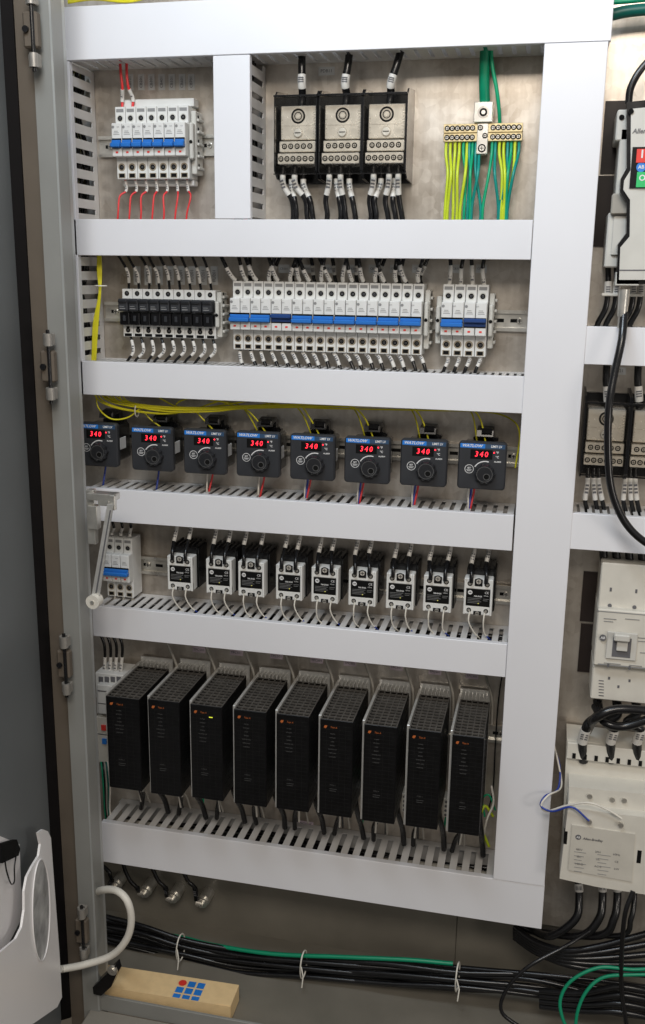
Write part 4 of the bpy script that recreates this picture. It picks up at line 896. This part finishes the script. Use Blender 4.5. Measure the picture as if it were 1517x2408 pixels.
for i,(a,s) in enumerate([(1360,-20),(1415,-10),(1450,0),(1490,6)]):
    CB([P(a,2070,.05),P(a+2,2110,.06),P(a-6,2160,.08),P(a-40+s,2200,.08),P(1255+10*i,2190,.04),P(1215,2170+8*i,.02)],.0075 if i<3 else .005,f'{ORD[i]} thick black cable curving left under the large contactor',[(.05,.16)],group='thick cables under the large contactor',sr=1.08)
for i in range(5):
    CB([P(1210,2180+6*i,.03),P(1260,2215+6*i,.06),P(1330,2235+8*i,.09),P(1410,2225+14*i,.09),P(1540,2190+26*i,.08)],.006,f'{ORD[i]} black cable sagging below the right contactor to the edge',group='black cables sagging at the lower right')
CB([P(1400,2180,.08),P(1330,2225,.12),P(1240,2275,.15),P(1190,2330,.16),P(1180,2380,.17),P(1230,2420,.17)],.0035,'thin black cable looping down to the cabinet floor at the right')
CB([P(1489,2095,.14),P(1470,2150,.15),P(1462,2240,.15),P(1462,2330,.15),P(1475,2420,.15)],.0042,'thin black cable hanging straight down from the large contactor')
wire([P(1560,2275,.15),P(1490,2280,.15),P(1410,2275,.15),P(1345,2305,.16),P(1318,2350,.17),P(1325,2400,.18),P(1350,2440,.18)],.0032,M['green2'],'outer green cable loop at the lower right corner',name='cable',cat='cable')
wire([P(1560,2292,.15),P(1490,2292,.15),P(1420,2298,.15),P(1380,2330,.16),P(1358,2380,.17),P(1352,2440,.18)],.0032,M['green2'],'middle green cable loop at the lower right corner',name='cable',cat='cable')
for i in range(4):
    CB([P(1270,2330+12*i,.1),P(1370,2335+14*i,.12),P(1460,2320+20*i,.13),P(1560,2340+20*i,.13)],.006,f'{ORD[i]} black cable heaped on the floor at the lower right',group='black cables heaped at the lower right')
for i in range(3): wire([P(160,6-4*i,.09),P(220,-2-2*i,.085),P(300,4-5*i,.09),P(360,-10,.09)],.0022,M['yellow'],'yellow wire above the top duct at the left',group='yellow wires above the top duct')

# ---------- camera and light
cd=bpy.data.cameras.new('Camera'); cam=bpy.data.objects.new('Camera',cd); COL.objects.link(cam); SC.camera=cam
cd.sensor_fit='VERTICAL'; cd.sensor_height=24; cd.lens=FP/2408*24; cd.clip_start=.02; cd.clip_end=50
Rm=Matrix(((XA.x,-XA.y,-XA.z),(YA.x,-YA.y,-YA.z),(-DA.x,DA.y,DA.z)))
cam.matrix_world=Matrix.Translation(CAM)@Rm.to_4x4()
def area(loc,tgt,sx,sy,pw,col):
    l=bpy.data.lights.new('Area','AREA'); l.shape='RECTANGLE'; l.size=sx; l.size_y=sy; l.energy=pw; l.color=col
    o=bpy.data.objects.new('area_light',l); COL.objects.link(o); o.location=loc
    o.rotation_euler=(Vector(tgt)-Vector(loc)).to_track_quat('-Z','Y').to_euler(); return o
area((-.60,-1.0,2.5),(-.25,0,1.65),1.1,.25,21,(.80,.90,1))
area((.2,-2.4,2.6),(-.3,0,1.1),1.2,.5,30,(1,.91,.80))
area((1.5,-1.5,1.0),(-.8,-.40,.25),.4,.4,6,(1,.92,.84))  # added side fill, only there to brighten the open door and white pocket
w=bpy.data.worlds.new('World'); SC.world=w; w.use_nodes=True; nt=w.node_tree; bg=nt.nodes['Background']
tc=nt.nodes.new('ShaderNodeTexCoord'); sx=nt.nodes.new('ShaderNodeSeparateXYZ'); rp=nt.nodes.new('ShaderNodeValToRGB'); mr=nt.nodes.new('ShaderNodeMapRange')
nt.links.new(tc.outputs['Generated'],sx.inputs[0]); mr.inputs['From Min'].default_value=-1; nt.links.new(sx.outputs['Z'],mr.inputs['Value']); nt.links.new(mr.outputs['Result'],rp.inputs['Fac'])
rp.color_ramp.elements[0].position=.25; rp.color_ramp.elements[0].color=(.20,.165,.125,1); rp.color_ramp.elements[1].position=.68; rp.color_ramp.elements[1].color=(.97,.95,.92,1)
nt.links.new(rp.outputs['Color'],bg.inputs[0]); bg.inputs[1].default_value=.33
SC.view_settings.view_transform='Standard'; SC.view_settings.look='None'; SC.view_settings.exposure=0
